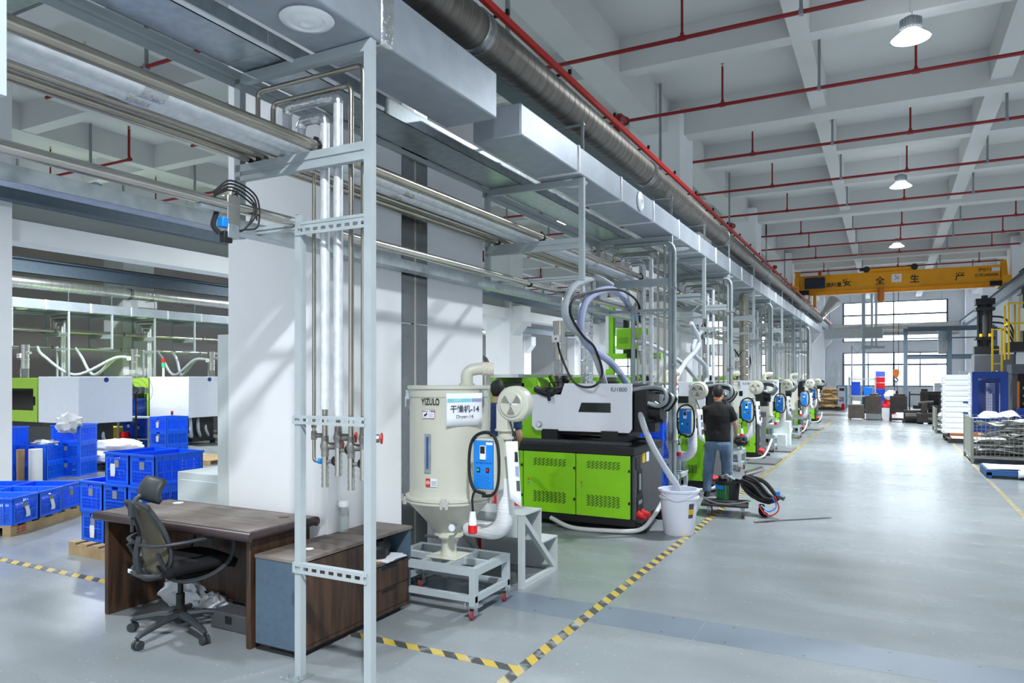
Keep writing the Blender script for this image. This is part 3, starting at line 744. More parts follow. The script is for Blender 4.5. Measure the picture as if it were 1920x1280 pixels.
tag(pp.build('papers', 'paper'), 'loose white papers on the open sideboard shelf', 'papers')
tag(bx(-3.24, -3.215, 4.05, 4.2, .4165, .421).build('leaflet', mat('leaflet_orange', '#e0862c', .6)), 'yellow and red leaflet at the front edge of the sideboard shelf', 'leaflet')
tag(MB().lathe([(0, 0), (.03, .001), (.028, .003), (0, .003)], (-3.36, 3.55, .622), 16).build('white_disc', 'white'), 'small flat white disc on the near end of the sideboard', 'disc')
# grey filing cabinet behind the desk
fc = thing('filing_cabinet', 'pale grey steel cabinet behind the desk, left of the white column', 'cabinet', (-5.06, 4.4, 0))
bx(-.4, .38, -.23, .24, 0, .93).build('carcass', 'cabinet_g', fc, bevel=.005)
bx(-.37, .34, -.236, -.229, .05, .865).build('door', 'cabinet_g', fc, bevel=.003)
bx(-.02, .02, -.245, -.235, .45, .6).build('handle', 'galvdull', fc)
# office chair
def chair():
    r = thing('office_chair', 'black mesh-back swivel office chair with headrest pulled up to the desk', 'chair', (-4.29, 3.3, 0), -.22)
    G = 'chairgrey'
    MB().lathe([(.035, .07), (.045, .09), (.045, .16), (.03, .17)], n=16).cyl((0, 0, .16), (0, 0, .27), .028, 16).cyl((0, 0, .27), (0, 0, .40), .018, 12).build('gas_column', 'black', r)
    for k in range(5):
        a = math.radians(72*k); c, s_ = math.cos(a), math.sin(a); P = lambda d, z: (d*c, d*s_, z)
        l = MB().tube([P(.03, .125), P(.15, .12), P(.32, .088), P(.348, .075)], [.034, .028, .021, .016], 8, sq=.8).build('leg', G, r)
        w = MB()
        t = Vector((-s_, c, 0))
        for o in (-.016, .016):
            q = Vector(P(.34, .031))+t*o; w.cyl(q-t*.01, q+t*.01, .03, 14)
        w.build('caster', 'chairgrey', l); MB().cyl(P(.34, .03), P(.34, .085), .008, 8).build('caster_stem', 'black', l)
    # seat
    def seat(u, v):
        x = (u-.5)*2; y = (v-.5)*2
        e = max(0, 1-(abs(x)**5+abs(y)**5)*.5)
        return (x*.245, y*.235+.04, .47+.03*e-.02*max(0, y-.6))
    s_ = MB().grid(seat, 14, 14); s_.build('seat', 'seat', r, smooth=60, solid=.06)
    MB().box(-.17, .17, -.12, .2, .395, .435).build('seat_pan', 'black', r, bevel=.01)
    MB().tube(spline([(.1, .0, .40), (.25, .02, .39), (.3, .02, .4)], 4), .008, 6).build('lever', 'black', r)
    # back frame: tapered loop tilted backwards, curved
    def B(x, t):   # t 0..1 bottom to top
        y = -.2-.1*t+.05*math.sin(t*PI)-.05*(x/.24)**2*(-1)*.6
        return (x, y, .45+.47*t)
    left = [B(-w, t) for w, t in ((.10, .0), (.2, .12), (.225, .3), (.215, .5), (.19, .75), (.165, .93), (.14, 1.0))]
    loop = left+[(-p[0], p[1], p[2]) for p in reversed(left)]
    MB().tube(spline(loop+[loop[0]], 5), .019, 8, sq=.7).build('back_frame', G, r)
    def mesh(u, v):
        w = .12+.10*math.sin(min(1, v*3)*PI/2)-.075*v
        x = (u-.5)*2*w; p = B(x, v); return (p[0], p[1]-.012*(1-(2*u-1)**2), p[2])
    MB().grid(mesh, 10, 16).build('back_mesh', 'meshback', r, solid=.006)
    MB().tube(spline([(0, -.12, .41), (0, -.24, .43), (0, -.29, .55), (0, -.27, .7)], 5), .022, 8).build('back_support', G, r)
    # hooped armrests sweeping from behind the back round to the seat
    for sx in (-1, 1):
        pts = [(sx*.05, -.29, .66), (sx*.2, -.25, .665), (sx*.285, -.1, .675), (sx*.295, .1, .68), (sx*.29, .2, .66), (sx*.285, .235, .6), (sx*.28, .2, .5), (sx*.26, .1, .43), (sx*.22, -.02, .40), (sx*.2, -.12, .42), (sx*.21, -.2, .52), (sx*.22, -.25, .62)]
        MB().tube(spline(pts, 5), .017, 8, sq=.75).build('armrest', G, r)
    MB().tube(spline([(-.2, -.21, .47), (-.1, -.27, .455), (.1, -.27, .455), (.2, -.21, .47)], 5), .02, 8, sq=.8).build('lumbar_bar', G, r)
    bx(-.14, -.09, -.287, -.281, .446, .47).build('label_sticker', 'paper', r, label='small white sticker')
    # headrest
    MB().box(-.03, .03, -.33, -.29, .84, .925).box(-.008, .008, -.325, -.31, .74, .85).build('headrest_bracket', G, r)
    MB().tube([(0, -.31, .92), (0, -.285, .955), (0, -.23, .985)], [.018, .016, .014], 8).build('headrest_arm', G, r)
    def hd(u, v):
        x = (u-.5)*2; t = (v-.5)*2
        return (x*.135*(1-.12*t*t), -.245+.05*x*x+.03*t*t+.02*t, 1.015+t*.07-.02*x*x)
    MB().grid(hd, 12, 8).build('headrest', 'chairgrey', r, smooth=60, solid=.035)
    return r
chair()
tag(MB().blob((-4.74, 3.68, .1), (.24, .09, .11), .35, 3, 2, 26, 14, flat=-.098).build('plastic_bag', 'bag'), 'crumpled clear plastic bag on the floor under the desk, left one', 'bag')
tag(MB().blob((-4.38, 3.66, .075), (.13, .085, .085), .35, 3, 9, 22, 12, flat=-.073).build('plastic_bag', 'bag'), 'crumpled clear plastic bag under the desk, behind the chair column', 'bag')
pc = thing('floor_unit', 'low black box unit lying under the right side of the desk', 'box', (-3.95, 3.57, 0))
bx(-.25, .2, -.1, .08, .0, .12).build('body', 'mgrey', pc, bevel=.01); bx(-.1, -.04, -.104, -.1, .05, .1).build('socket', 'black', pc)

# ------------------------------------------------------------------ crates and pallets
def crate_mesh(w, l, h):
    mb = MB(); t = .007
    def wall(P, L, narrow):
        # P(u, z0..) maps wall coords to boxes
        def b(u0, u1, z0, z1, o=0): P(mb, u0, u1, z0, z1, o)
        b(-.008, L+.008, h-.018, h, .012)
        b(0, .045, 0, h-.018); b(L-.045, L, 0, h-.018)
        b(.045, L-.045, 0, .03)
        b(.045, L-.045, h*.42, h*.42+.012, .004)
        if narrow:
            m = L/2; b(.045, m-.045, h*.78, h-.018); b(m+.045, L-.045, h*.78, h-.018); b(m-.045, m+.045, h*.78, h*.80); b(m-.045, m+.045, h*.9, h-.018)
            b(m-.035, m+.035, h*.5, h*.78)
        else: b(.045, L-.045, h*.78, h-.018)
        for z in (.2, .31, .55, .66): b(.045, L-.045, h*z, h*z+.007)
        n = int((L-.09)/.021)
        for i in range(n+1):
            u = .045+(L-.09)*i/n; b(u-.004, u+.004, .03, h*.78)
        for i in range(1, 6):
            u = L*i/6
            if not narrow: b(u-.006, u+.006, 0, h-.018, .004)
    wall(lambda m, u0, u1, z0, z1, o: m.box(u0-w/2, u1-w/2, -l/2-o, -l/2+t, z0, z1), w, True)
    wall(lambda m, u0, u1, z0, z1, o: m.box(u0-w/2, u1-w/2, l/2-t, l/2+o, z0, z1), w, True)
    wall(lambda m, u0, u1, z0, z1, o: m.box(-w/2-o, -w/2+t, u0-l/2, u1-l/2, z0, z1), l, False)
    wall(lambda m, u0, u1, z0, z1, o: m.box(w/2-t, w/2+o, u0-l/2, u1-l/2, z0, z1), l, False)
    mb.box(-w/2+.004, w/2-.004, -l/2+.004, l/2-.004, 0, .008)
    return mb
CR = {}
def crate(loc, rz, label, group=None, size='a', m='crate', paper=None):
    w, l, h = {'a': (.36, .53, .3), 'b': (.42, .6, .3), 'c': (.5, .55, .3)}[size]
    key = (size, m)
    if key not in CR:
        r = thing('plastic_crate', label, 'crate', loc, rz, group)
        crate_mesh(w, l, h).build('crate_body', m, r, smooth=0)
        MB().box(-.033, .033, -l/2-.003, -l/2, h*.52, h*.76).build('logo_panel', 'plinth', r, label='small grey printed panel')
        CR[key] = r
    else:
        r = dup(CR[key], loc, rz, label, group, skip=('label_paper',))
        r['label'] = label
    if paper is not None:
        px, pz = paper
        pb = MB(); pb.grid(lambda u, v: (px-.035+.07*u+.006*math.sin(v*5), -l/2-.008-.004*math.sin(v*4+u), pz-.06+.12*v), 2, 6)
        pb.build('label_paper', 'paper', r, label='white paper tag')
    return r
def pallet(loc, rz, w, l, h, label, m='wood_pallet', n=5):
    r = thing('pallet', label, 'pallet', loc, rz)
    for i in range(n):
        x = -w/2+(w-.11)*i/(n-1); bx(x, x+.11, -l/2, l/2, h-.022, h).build('plank', m, r)
    for y in (-l/2, -.045, l/2-.09): bx(-w/2, w/2, y, y+.09, 0, h-.022).build('bearer', m, r)
    return r
# stack beside the desk
pallet((-6.56, 4.72, 0), 0, 1.2, .95, .125, 'wooden pallet under the tall blue crates beside the desk', n=7)
bx0, by0 = -6.95, 4.62
nm = ['left', 'middle', 'right']
for c in range(3):
    for k in range(2 if c == 0 else 3):
        lev = ['bottom', 'second', 'top'][k] if c else ['bottom', 'top'][k]
        crate((bx0+.375*c, by0-(.02 if k == 1 else 0), .125+.298*k), 0, 'blue crate in the %s column of the stack by the desk, %s one' % (nm[c], lev), 'stacked crates by the desk',
              paper=(0, .1) if (c == 0 and k == 0) else ((-.05, .13) if (c == 1 and k == 2) else None))
# low crates on the left pallet, turned about 27 degrees
A0 = math.radians(117.5)
du = Vector((math.cos(A0), math.sin(A0), 0)); dv = Vector((-du.y, du.x, 0))   # du along the front, dv away from the camera
pc_ = Vector((-8.50, 4.43, 0))+du*.62+dv*.55
pallet(tuple(pc_), A0, 1.3, 1.1, .12, 'wooden pallet with red markings under the low blue crates at left', n=6)
tx = text('王民', .09, tuple(Vector((-8.50, 4.43, 0))+du*.14+Vector((0, 0, .055))-dv*.0015), (PI/2, 0, A0), 'redprint', None)
tx.name = 'pallet_lettering'
pal = [o for o in COL.objects if o.name.startswith('pallet')][-2]
tx.parent = [o for o in COL.objects if o.get('label', '').startswith('wooden pallet with red')][0]; tx.matrix_parent_inverse = Matrix.Translation(pc_).inverted() if False else (Matrix.Translation(pc_) @ Matrix.Rotation(A0, 4, 'Z')).inverted()
names = ['front left', 'front right', 'back left', 'back middle', 'far right']
spots = [(.16, .27, 0), (.60, .27, 0), (.16, .88, 0), (.60, .88, 0), (1.04, .3, 0), (1.04, .9, 0)]
for i, (a, b, _) in enumerate(spots):
    p = Vector((-8.50, 4.43, .12))+du*(a+.04)+dv*(b+.02)
    crate(tuple(p), A0, 'open blue crate on the left pallet, %s' % ['front row nearest the camera', 'front row middle', 'back row nearest the camera', 'back row middle', 'front row farthest', 'back row farthest'][i], 'low crates on the left pallet', 'b',
          paper=(.02, .12) if i < 2 else None)
    if i in (0, 1):
        mb = MB(); random.seed(i)
        for _k in range(90):
            x, y = random.uniform(-.17, .17), random.uniform(-.26, .26)
            mb.box(-.02, .02, -.03, .03, -.006, .006, Matrix.Translation((x, y, .2+.02*math.sin(x*9+y*5))) @ Matrix.Rotation(random.uniform(0, 3), 4, 'Z') @ Matrix.Rotation(random.uniform(-.5, .5), 4, 'X'))
        mb.box(-.17, .17, -.26, .26, .02, .19)
        o = mb.build('moulded_parts', 'white', keep=True, kind='stuff'); o.location = p; o.rotation_euler = (0, 0, A0)
        tag(o, 'small white moulded parts filling the %s crate on the left pallet' % ('nearest' if i == 0 else 'second front'), 'parts')
# floor stacks by the far left column
def stack(x, y, rz, n, where, size='c', m='crate', z0=0, papers=False):
    for k in range(n):
        lev = {1: ['only']}.get(n, ['bottom', 'second', 'third', 'fourth', 'fifth'][:n-1]+['top'])[k]
        crate((x, y, z0+.298*k), rz, '%s crate in %s, %s one' % ('blue' if m == 'crate' else 'navy blue', where, lev), 'crates on the floor at far left', size, m, paper=(-.02, .13) if papers else None)
stack(-12.95, 7.78, .5, 3, 'the stack of three with a white bag on top')
stack(-12.95, 7.22, .5, 2, 'the low stack of two behind the white roll')
stack(-13.25, 6.75, .45, 3, 'the stack half hidden by the left column')
stack(-13.75, 10.3, .05, 3, 'the stack of three below the right white machine cover', papers=True)
tag(MB().blob((-12.72, 7.55, .93), (.19, .2, .17), .4, 2.5, 5, 22, 12).build('plastic_bag', 'bagw'), 'white plastic bag draped over the tallest far left crate stack', 'bag')
tag(MB().blob((-12.9, 7.25, .6), (.2, .2, .06), .4, 3, 8, 20, 10).build('plastic_bag', 'bag'), 'clear plastic bag lying in the low crate behind the white roll', 'bag')
tag(bx(-13.1, -12.8, 7.05, 7.4, .32, .5).build('red_parts', 'redplastic', kind='stuff'), 'red plastic parts inside the upper crate of the low stack', 'parts')
tag(bx(-13.1, -12.8, 7.05, 7.4, .02, .2).build('green_parts', 'mouldgreen', kind='stuff'), 'green plastic parts inside the lower crate of the low stack', 'parts')
tag(MB().lathe([(0, 0), (.095, 0), (.1, .01), (.1, .56), (.03, .565), (.03, .5)], (-12.43, 6.83, 0), 20).build('film_roll', 'white'), 'white roll of film standing on the floor by the crates', 'roll')
tag(MB().lathe([(0, 0), (.055, 0), (.06, .55), (.045, .555), (.045, .3)], (-12.66, 6.72, 0), 16).build('cardboard_tube', 'kraftdk'), 'brown cardboard tube standing beside the far left column', 'tube')
# pallet of white woven bags
pallet((-13.4, 8.9, 0), .1, 1.4, 1.2, .1, 'dark pallet under the white woven bags', 'darksteel')
for i, (x, y, z) in enumerate(((-13.2, 8.6, .22), (-13.5, 9.15, .22), (-13.3, 8.85, .40))):
    tag(MB().blob((x, y, z), (.55, .38, .13), .25, 2.5, i*3+1, 26, 12).build('woven_bag', 'bagw'), 'white woven bag on the pallet behind the crates, %s' % ['near bottom one', 'far bottom one', 'top one'][i], 'bag', 'white bags on the pallet')
pallet((-12.5, 10.15, 0), .05, 1.2, .9, .1, 'empty slatted wooden pallet on the floor left of the white column', n=8)
# standing fan and small table between the far machines
fn = thing('standing_fan', 'black industrial standing fan between the two white machine covers', 'fan', (-15.95, 11.05, 0), .6)
MB().cyl((0, 0, 0), (0, 0, .03), .22, 20).cyl((0, 0, .03), (0, 0, 1.35), .022, 10).build('pole', 'black', fn)
MB().cyl((0, -.12, 1.42), (0, .1, 1.42), .09, 18).build('motor', 'black', fn)
g = MB()
for rr in (.1, .2, .3, .4): g.tube([(rr*math.cos(q*PI/14), -.16+(.1*(rr/.4)**2), 1.42+rr*math.sin(q*PI/14)) for q in range(29)], .004, 5)
g.build('cage', 'black', fn)
for k in range(3):
    a = k*2*PI/3; MB().bar((0, -.13, 1.42), (.33*math.cos(a), -.12, 1.42+.33*math.sin(a)), .14, .01, (0, 1, .4)).build('blade', 'greyglass', fn)
def table(x, y, rz, label):
    t = thing('steel_table', label, 'table', (x, y, 0), rz)
    bx(-.45, .45, -.3, .3, .72, .75).build('table_top', 'galvdull', t)
    for sx in (-.42, .42):
        for sy in (-.27, .27): bx(sx-.02, sx+.02, sy-.02, sy+.02, 0, .72).build('leg', 'galvdull', t)
    bx(-.42, .42, -.27, .27, .2, .22).build('shelf', 'galvdull', t); return t
table(-16.55, 11.6, .3, 'small steel work table under the left white machine cover')
table(-15.4, 13.7, .3, 'small steel work table right of the far crate stack')
stack(-17.3, 12.0, .3, 4, 'the tall stack behind the standing fan', 'b', 'crated')
stack(-16.55, 11.75, .3, 2, 'the stack behind the left steel table legs', 'b', 'crated')
tag(bx(-17.5, -17.1, 11.2, 11.5, 0, .5).build('yellow_bin', mat('bin_yellow', '#b09a12', .6), bevel=.02), 'dull yellow bin below the left white machine cover', 'bin')
tag(bx(-16.95, -16.75, 11.25, 11.45, 0, .38).build('red_bin', 'redplastic', bevel=.02), 'small red bin beside the left steel table', 'bin')

# ------------------------------------------------------------------ far left row of machines
def leftmachine(y, lab):
    r = thing('moulding_machine', lab, 'machine', (-15.5, y, 0))
    MB().box(-1.5, 0, 0, 1.25, .72, 1.75).build('end_cover', 'mwhite', r, bevel=.008)
    MB().cyl((0, .62, 1.68), (.006, .62, 1.68), .055, 20).build('badge', 'bluedk', r, label='round dark blue badge')
    MB().box(-.66, -.58, -.008, 0, .8, .88).build('switch', 'redprint', r); MB().box(-.66, -.58, -.012, -.006, .79, .83).build('switch_plate', 'mblack', r)
    bx(-5, -1.2, .15, 1.1, .12, .72).build('base_frame', 'mgrey', r)
    bx(-1.3, -.25, .3, .95, .08, .7).build('column_block', 'mblack', r)
    mb = MB(); x0, x1 = -4.2, -1.55
    mb.box(x0, x1, .0, .06, 1.48, 1.72).box(x0, x1, .0, .06, .72, .98).box(x0, x0+.15, 0, .06, .98, 1.48).box(x1-.15, x1, 0, .06, .98, 1.48).box(x0, x1, .06, 1.2, 1.66, 1.72)
    mb.build('guard_frame', 'palegreen', r)
    bx(x0+.15, x1-.15, .02, .03, .98, 1.48).build('window', 'greyglass', r)
    bx(x0+.2, x1-.2, .5, 1.0, .8, 1.4).build('platen', 'mgrey', r)
    bx(x1-.1, x1-.07, -.03, 0, 1.1, 1.3).build('handle', 'black', r)
    bx(-5, -4.2, .1, 1.1, .72, 1.5).build('clamp_housing', 'palegreen', r)
    ft = MB()
    for x in (-.4, -2.5, -4.6):
        for q in (.2, 1.05): ft.cyl((x, q, 0), (x, q, .12), .07, 10)
    ft.build('feet', 'black', r, kind='stuff')
    h = MB()
    for k in range(3): h.tube(spline([(-.2-.1*k, .2+.3*k, .7), (-.05-.1*k, .1+.3*k, .4), (-.3, .3+.25*k, .22), (-.7, .3+.2*k, .5)], 6), .04, 8)
    h.build('coolant_hose', 'hose', r, kind='stuff')
    return r
def loader(x, y, z, s, lab, m='clear'):
    r = thing('hopper_loader', lab, 'hopper', (x, y, z))
    MB().cyl((0, 0, .26*s), (0, 0, .8*s), .12*s, 20).cyl((0, 0, .8*s), (0, 0, .93*s), .13*s, 20).build('vacuum_head', 'stainless', r)
    MB().cyl((0, 0, .5*s), (0, 0, .52*s), .126*s, 20).build('band', 'galv', r)
    MB().cyl((0, 0, .02), (0, 0, .26*s), .115*s, 20).build('sight_glass', m, r, label='clear sight cylinder')
    for k in range(4):
        a = k*PI/2+.4; MB().cyl((.13*s*math.cos(a), .13*s*math.sin(a), 0), (.13*s*math.cos(a), .13*s*math.sin(a), .27*s), .006*s, 6).build('tie_rod', 'stainless', r)
    bx(-.09*s, .06*s, -.16*s, -.12*s, .56*s, .68*s).build('switch_box', 'white', r); bx(-.03*s, .0, -.163*s, -.16*s, .6*s, .64*s).build('red_switch', 'redprint', r)
    MB().cyl((.1*s, 0, .7*s), (.26*s, .02*s, .7*s), .04*s, 12).build('inlet', 'galvdull', r)
    return r
leftmachine(9.4, 'pale green moulding machine with a white end cover in the far row, left one')
leftmachine(12.16, 'pale green moulding machine with a white end cover in the far row, right one')
leftmachine(15.0, 'pale green moulding machine mostly hidden behind the white column')
loader(-18.2, 9.75, 1.72, .85, 'glass hopper loader at the left edge, on the left far machine')
loader(-18.3, 12.6, 1.72, .85, 'glass hopper loader between the two white covers')
loader(-18.3, 15.15, 1.72, .85, 'glass hopper loader just left of the white column')
sl = thing('stack_light', 'red and green stack light above the far white machine cover', 'light', (-18.0, 13.3, 1.72))
MB().cyl((0, 0, 0), (0, 0, .3), .03, 10).build('pole', 'white', sl); MB().cyl((0, 0, .3), (0, 0, .42), .05, 12).build('lens', 'mouldgreen', sl, label='green lens'); MB().cyl((0, 0, .42), (0, 0, .54), .05, 12).build('lens', 'redprint', sl, label='red lens')
for i, (x, y, z, x2, y2) in enumerate(((-19.79, 10.9, 2.55, -18.4, 12.5), (-19.79, 11.9, 2.55, -18.4, 12.55), (-19.79, 14.4, 2.55, -18.4, 15.05), (-19.79, 14.9, 2.55, -18.4, 15.1))):
    tag(MB().tube(spline([(x, y, z), (x+.05, y+.15, z-.25), ((x+x2)/2-.2, (y+y2)/2-.1, z-.75), (x2-.3, y2-.2, 2.25), (x2, y2, 2.28)], 7), .04, 8).build('conveying_hose', 'hose'),
        'pale suction hose drooping from the far left pipe run, %s from the left' % ORD[i], 'hose')
# ------------------------------------------------------------------ dryers
def dryer(num, label):
    r = thing('hopper_dryer', label, 'dryer')
    B = 'beige'
    x0, x1, y0, y1 = -.46, .38, -.25, .29
    w = .05
    fr = [(x0, x1, y0, y0+w, .315, .37), (x0, x1, y1-w, y1, .315, .37), (x0, x0+w, y0+w, y1-w, .315, .37), (x1-w, x1, y0+w, y1-w, .315, .37),
          (-.13, -.09, y0+w, y1-w, .32, .369), (.09, .13, y0+w, y1-w, .32, .369), (x0+w, -.13, 0, .04, .32, .368), (.13, x1-w, 0, .04, .32, .368),
          (x0, x1, y0+.005, y0+.04, .125, .17), (x0, x1, y1-.04, y1-.005, .125, .17), (x0+.005, x0+.04, y0+w, y1-w, .125, .17), (x1-.04, x1-.005, y0+w, y1-w, .125, .17)]
    for f in fr: bx(*f).build('frame_bar', 'frame', r)
    for x in (x0, x1-w):
        for y in (y0, y1-w): bx(x, x+w, y, y+w, .1, .315).build('leg', 'frame', r)
    for x in (x0+w/2, x1-w/2):
        for y in (y0+w/2, y1-w/2):
            c = MB().box(x-.05, x+.05, y-.05, y+.05, .094, .1).box(x-.022, x-.016, y-.03, y+.02, .035, .094).box(x+.016, x+.022, y-.03, y+.02, .035, .094)
            for q in (-.045, .045): c.cyl((x+q, y-.045, .09), (x+q, y-.045, .125), .006, 6)
            cf = c.build('caster', 'galv', r)
            MB().lathe([(.0, -.013), (.03, -.013), (.038, -.009), (.038, .009), (.03, .013), (0, .013)], (x, y-.01, .038), 16, axis='x').build('wheel', mat('caster_red', '#8e3b40', .5) if 'caster_red' not in bpy.data.materials else bpy.data.materials['caster_red'], cf)
    bx(-.13, .13, -.12, .12, .37, .382).build('base_flange', B, r, bevel=.003)
    MB().lathe([(.062, .38), (.058, .40), (.058, .5), (.065, .515), (.1, .515), (.1, .53), (.115, .53), (.115, .55), (.1, .555), (.095, .575)], n=24).build('outlet', B, r)
    bx(-.14, -.02, -.13, -.1, .525, .54).build('slide_gate', 'mgrey', r)
    MB().lathe([(.1, .57), (.135, .6), (.315, .80), (.32, .805), (.32, .82)], n=36).build('cone', B, r)
    MB().lathe([(.31, .805), (.335, .808), (.335, .826), (.31, .827), (.335, .828), (.335, .848), (.305, .852), (.302, .90), (.3, .90)], n=36).build('flange', B, r)
    MB().lathe([(.301, .827), (.3365, .8265), (.3365, .829), (.301, .829)], n=36).build('gasket', 'black', r)
    MB().lathe([(.3, .89), (.3, 1.62)], n=48).build('drum', B, r)
    MB().lathe([(.3, 1.6), (.306, 1.6), (.306, 1.655), (.318, 1.66), (.318, 1.682), (0, 1.685)], n=48).build('lid', B, r)
    def P(al, rad, z):   # al measured from the direction to the aisle-end camera, positive to its right
        dx, dy = .54, -.842; rx, ry = .842, .54
        return Vector((rad*(math.cos(al)*dx+math.sin(al)*rx), rad*(math.cos(al)*dy+math.sin(al)*ry), z))
    def face(al): return math.atan2(.842*math.sin(al)+.54*math.cos(al), -(-.842*math.cos(al)+.54*math.sin(al)))
    def rot(al): # text rotation about Z so that its normal looks along al
        d = P(al, 1, 0); return math.atan2(d.x, -d.y)
    for al in (-80, -6, 70, 160):
        a = math.radians(al); Mx = Matrix.Translation(P(a, .34, .828)) @ Matrix.Rotation(rot(a), 4, 'Z')
        m = MB().box(-.03, -.012, -.012, .01, -.04, .02, Mx).box(.008, .03, -.012, .01, -.04, .02, Mx).box(-.012, .008, -.02, -.008, -.02, .03, Mx).box(-.022, .018, -.018, -.01, .028, .036, Mx)
        m.build('clamp', 'stainless', r)
    for al in (-84, 50, 140):
        a = math.radians(al); Mx = Matrix.Translation(P(a, .305, 1.58)) @ Matrix.Rotation(rot(a), 4, 'Z')
        MB().box(-.014, .014, -.025, .005, .0, .07, Mx).box(-.01, -.006, -.03, -.022, -.06, .02, Mx).box(.006, .01, -.03, -.022, -.06, .02, Mx).box(-.01, .01, -.03, -.022, -.06, -.052, Mx).build('latch', 'galv', r)
    # sight glass, lettering, warning labels, number sign
    a = math.radians(-31); Mx = Matrix.Translation(P(a, .3, 0)) @ Matrix.Rotation(rot(a), 4, 'Z')
    sg = MB().box(-.026, .026, -.008, .004, 1.045, 1.33, Mx).build('sight_frame', 'galv', r)
    MB().box(-.008, .008, -.012, -.008, 1.075, 1.31, Mx).build('sight_glass', mat('sight_blue', '#3b4f93', .2) if 'sight_blue' not in bpy.data.materials else bpy.data.materials['sight_blue'], sg)
    a = math.radians(-26.5)
    text('YIZULO', .068, tuple(P(a, .3045, 1.565)), (PI/2, 0, rot(a)), 'inkblack', r, sx=.62, bold=.001)
    a = math.radians(-29); Mx = Matrix.Translation(P(a, .302, 0)) @ Matrix.Rotation(rot(a), 4, 'Z')
    l1 = MB().box(-.05, .05, -.0045, -.003, 1.445, 1.51, Mx).build('warning_label', 'redprint', r); MB().box(-.048, .048, -.0052, -.0045, 1.447, 1.508, Mx).build('label_face', 'paper', l1)
    text('100KG 干燥机', .018, tuple(P(a, .308, 1.496)), (PI/2, 0, rot(a)), 'inkblack', r)
    for k in range(4): MB().box(-.005, .042-.008*(k % 2), -.0056, -.0052, 1.455+.008*k, 1.458+.008*k, Mx).build('print_line', 'lilac', r)
    MB().prism([(-.043, .0), (-.036, .024), (-.022, .026), (-.014, .04), (-.011, .024), (-.02, .012), (-.024, 0), (-.03, .012)], -.0058, -.0052).build('pictogram', 'inkblack', r).matrix_local = Matrix.Translation((0, 0, 1.452)).__rmatmul__(Mx) if False else Mx @ Matrix.Translation((0, 0, 1.452))
    a = math.radians(-25); Mx = Matrix.Translation(P(a, .302, 0)) @ Matrix.Rotation(rot(a), 4, 'Z')
    l2 = MB().box(-.045, .045, -.004, -.003, .945, 1.005, Mx).build('warning_label', 'paper', r)
    MB().box(-.045, -.008, -.005, -.004, .945, 1.005, Mx).build('red_square', 'redprint', l2)
    MB().tube([tuple(Mx @ Vector((-.0265+.012*math.cos(q*PI/8), -.006, .975+.012*math.sin(q*PI/8)))) for q in range(17)], .002, 5).bar(tuple(Mx @ Vector((-.034, -.006, .983))), tuple(Mx @ Vector((-.019, -.006, .967))), .003, .003).build('prohibition_sign', 'paper', l2)
    for k in range(4): MB().box(.0, .04, -.0045, -.004, .955+.009*k, .958+.009*k, Mx).build('print_line', 'ink', l2)
    a = math.radians(22); Rz = rot(a); O = P(a, .304, 0); Mx = Matrix.Translation(O) @ Matrix.Rotation(Rz, 4, 'Z')
    sign = MB().grid(lambda u, v: tuple(Mx @ Vector(((u-.5)*.285, -.002+.02*(abs(u-.5)*2)**2*(.25+.0*v), 1.39+.24*v))), 8, 4).build('number_sign', 'paper', r, smooth=60, solid=.001)
    def on(x, y, z): return tuple(Mx @ Vector((x, y, z)))
    MB().box(-.137, .05, -.0045, -.0035, 1.565, 1.59, Mx).build('teal_band', 'teal', sign); MB().box(.055, .137, -.003, -.002, 1.565, 1.59, Mx).build('lilac_band', 'lilac', sign)
    text('YIZUMI', .018, on(-.06, -.0062, 1.578), (PI/2, 0, Rz), 'paper', r)
    text('干燥机-%s' % num, .058, on(0, -.0045, 1.51), (PI/2, 0, Rz), 'ink', r, bold=.0012, sx=.92)
    text('Dryer-%s' % num, .036, on(0, -.0045, 1.457), (PI/2, 0, Rz), 'ink', r)
    # top elbow
    e = MB().tube(arc([(.1, .1, 1.68), (.1, .1, 1.8), (.2, .18, 1.815)], .08, 8), .047, 16).cyl((.1, .1, 1.683), (.1, .1, 1.70), .06, 16); e.build('lid_elbow', B, r)
    MB().tube([(.19, .172, 1.812), (.26, .23, 1.81)], .052, 16).build('exhaust_hose', mat('hose_cream', '#d6cdbf', .6, bump=.8, scale=60) if 'hose_cream' not in bpy.data.materials else bpy.data.materials['hose_cream'], r)
    # blower: scroll housing with a three-sector grille, on its air pipe
    cx, cz, cy = .63, 1.555, -.10
    MB().lathe([(0, -.075), (.085, -.075), (.092, -.07), (.092, -.062), (.112, -.06), (.127, -.045), (.13, 0), (.13, .03), (.118, .05), (0, .05)], (cx, cy, cz), 36, axis='y').build('blower_housing', B, r)
    gr = MB()
    for k in range(3):
        a0 = math.radians(270+120*k-24); a1 = math.radians(270+120*k+24)
        pts = [(cx+.012*math.cos((a0+a1)/2), cz+.012*math.sin((a0+a1)/2))]+[(cx+.077*math.cos(a0+(a1-a0)*i/6), cz+.077*math.sin(a0+(a1-a0)*i/6)) for i in range(7)]
        g = MB().prism(pts, cy-.0775, cy-.074).build('grille', 'beigedark', r, label='dark mesh sector')
    MB().cyl((cx, cy-.082, cz), (cx, cy-.075, cz), .009, 10).build('hub_screw', 'galv', r)
    bx(cx+.005, cx+.055, cy-.077, cy-.0745, cz-.006, cz+.006).build('blower_sticker', 'paper', r)
    px = cx-.085
    MB().prism([(cx-.13, cz), (cx-.04, cz-.12), (cx-.04, cz-.19), (cx-.13, cz-.19)], cy-.05, cy+.045).build('blower_outlet', B, r)
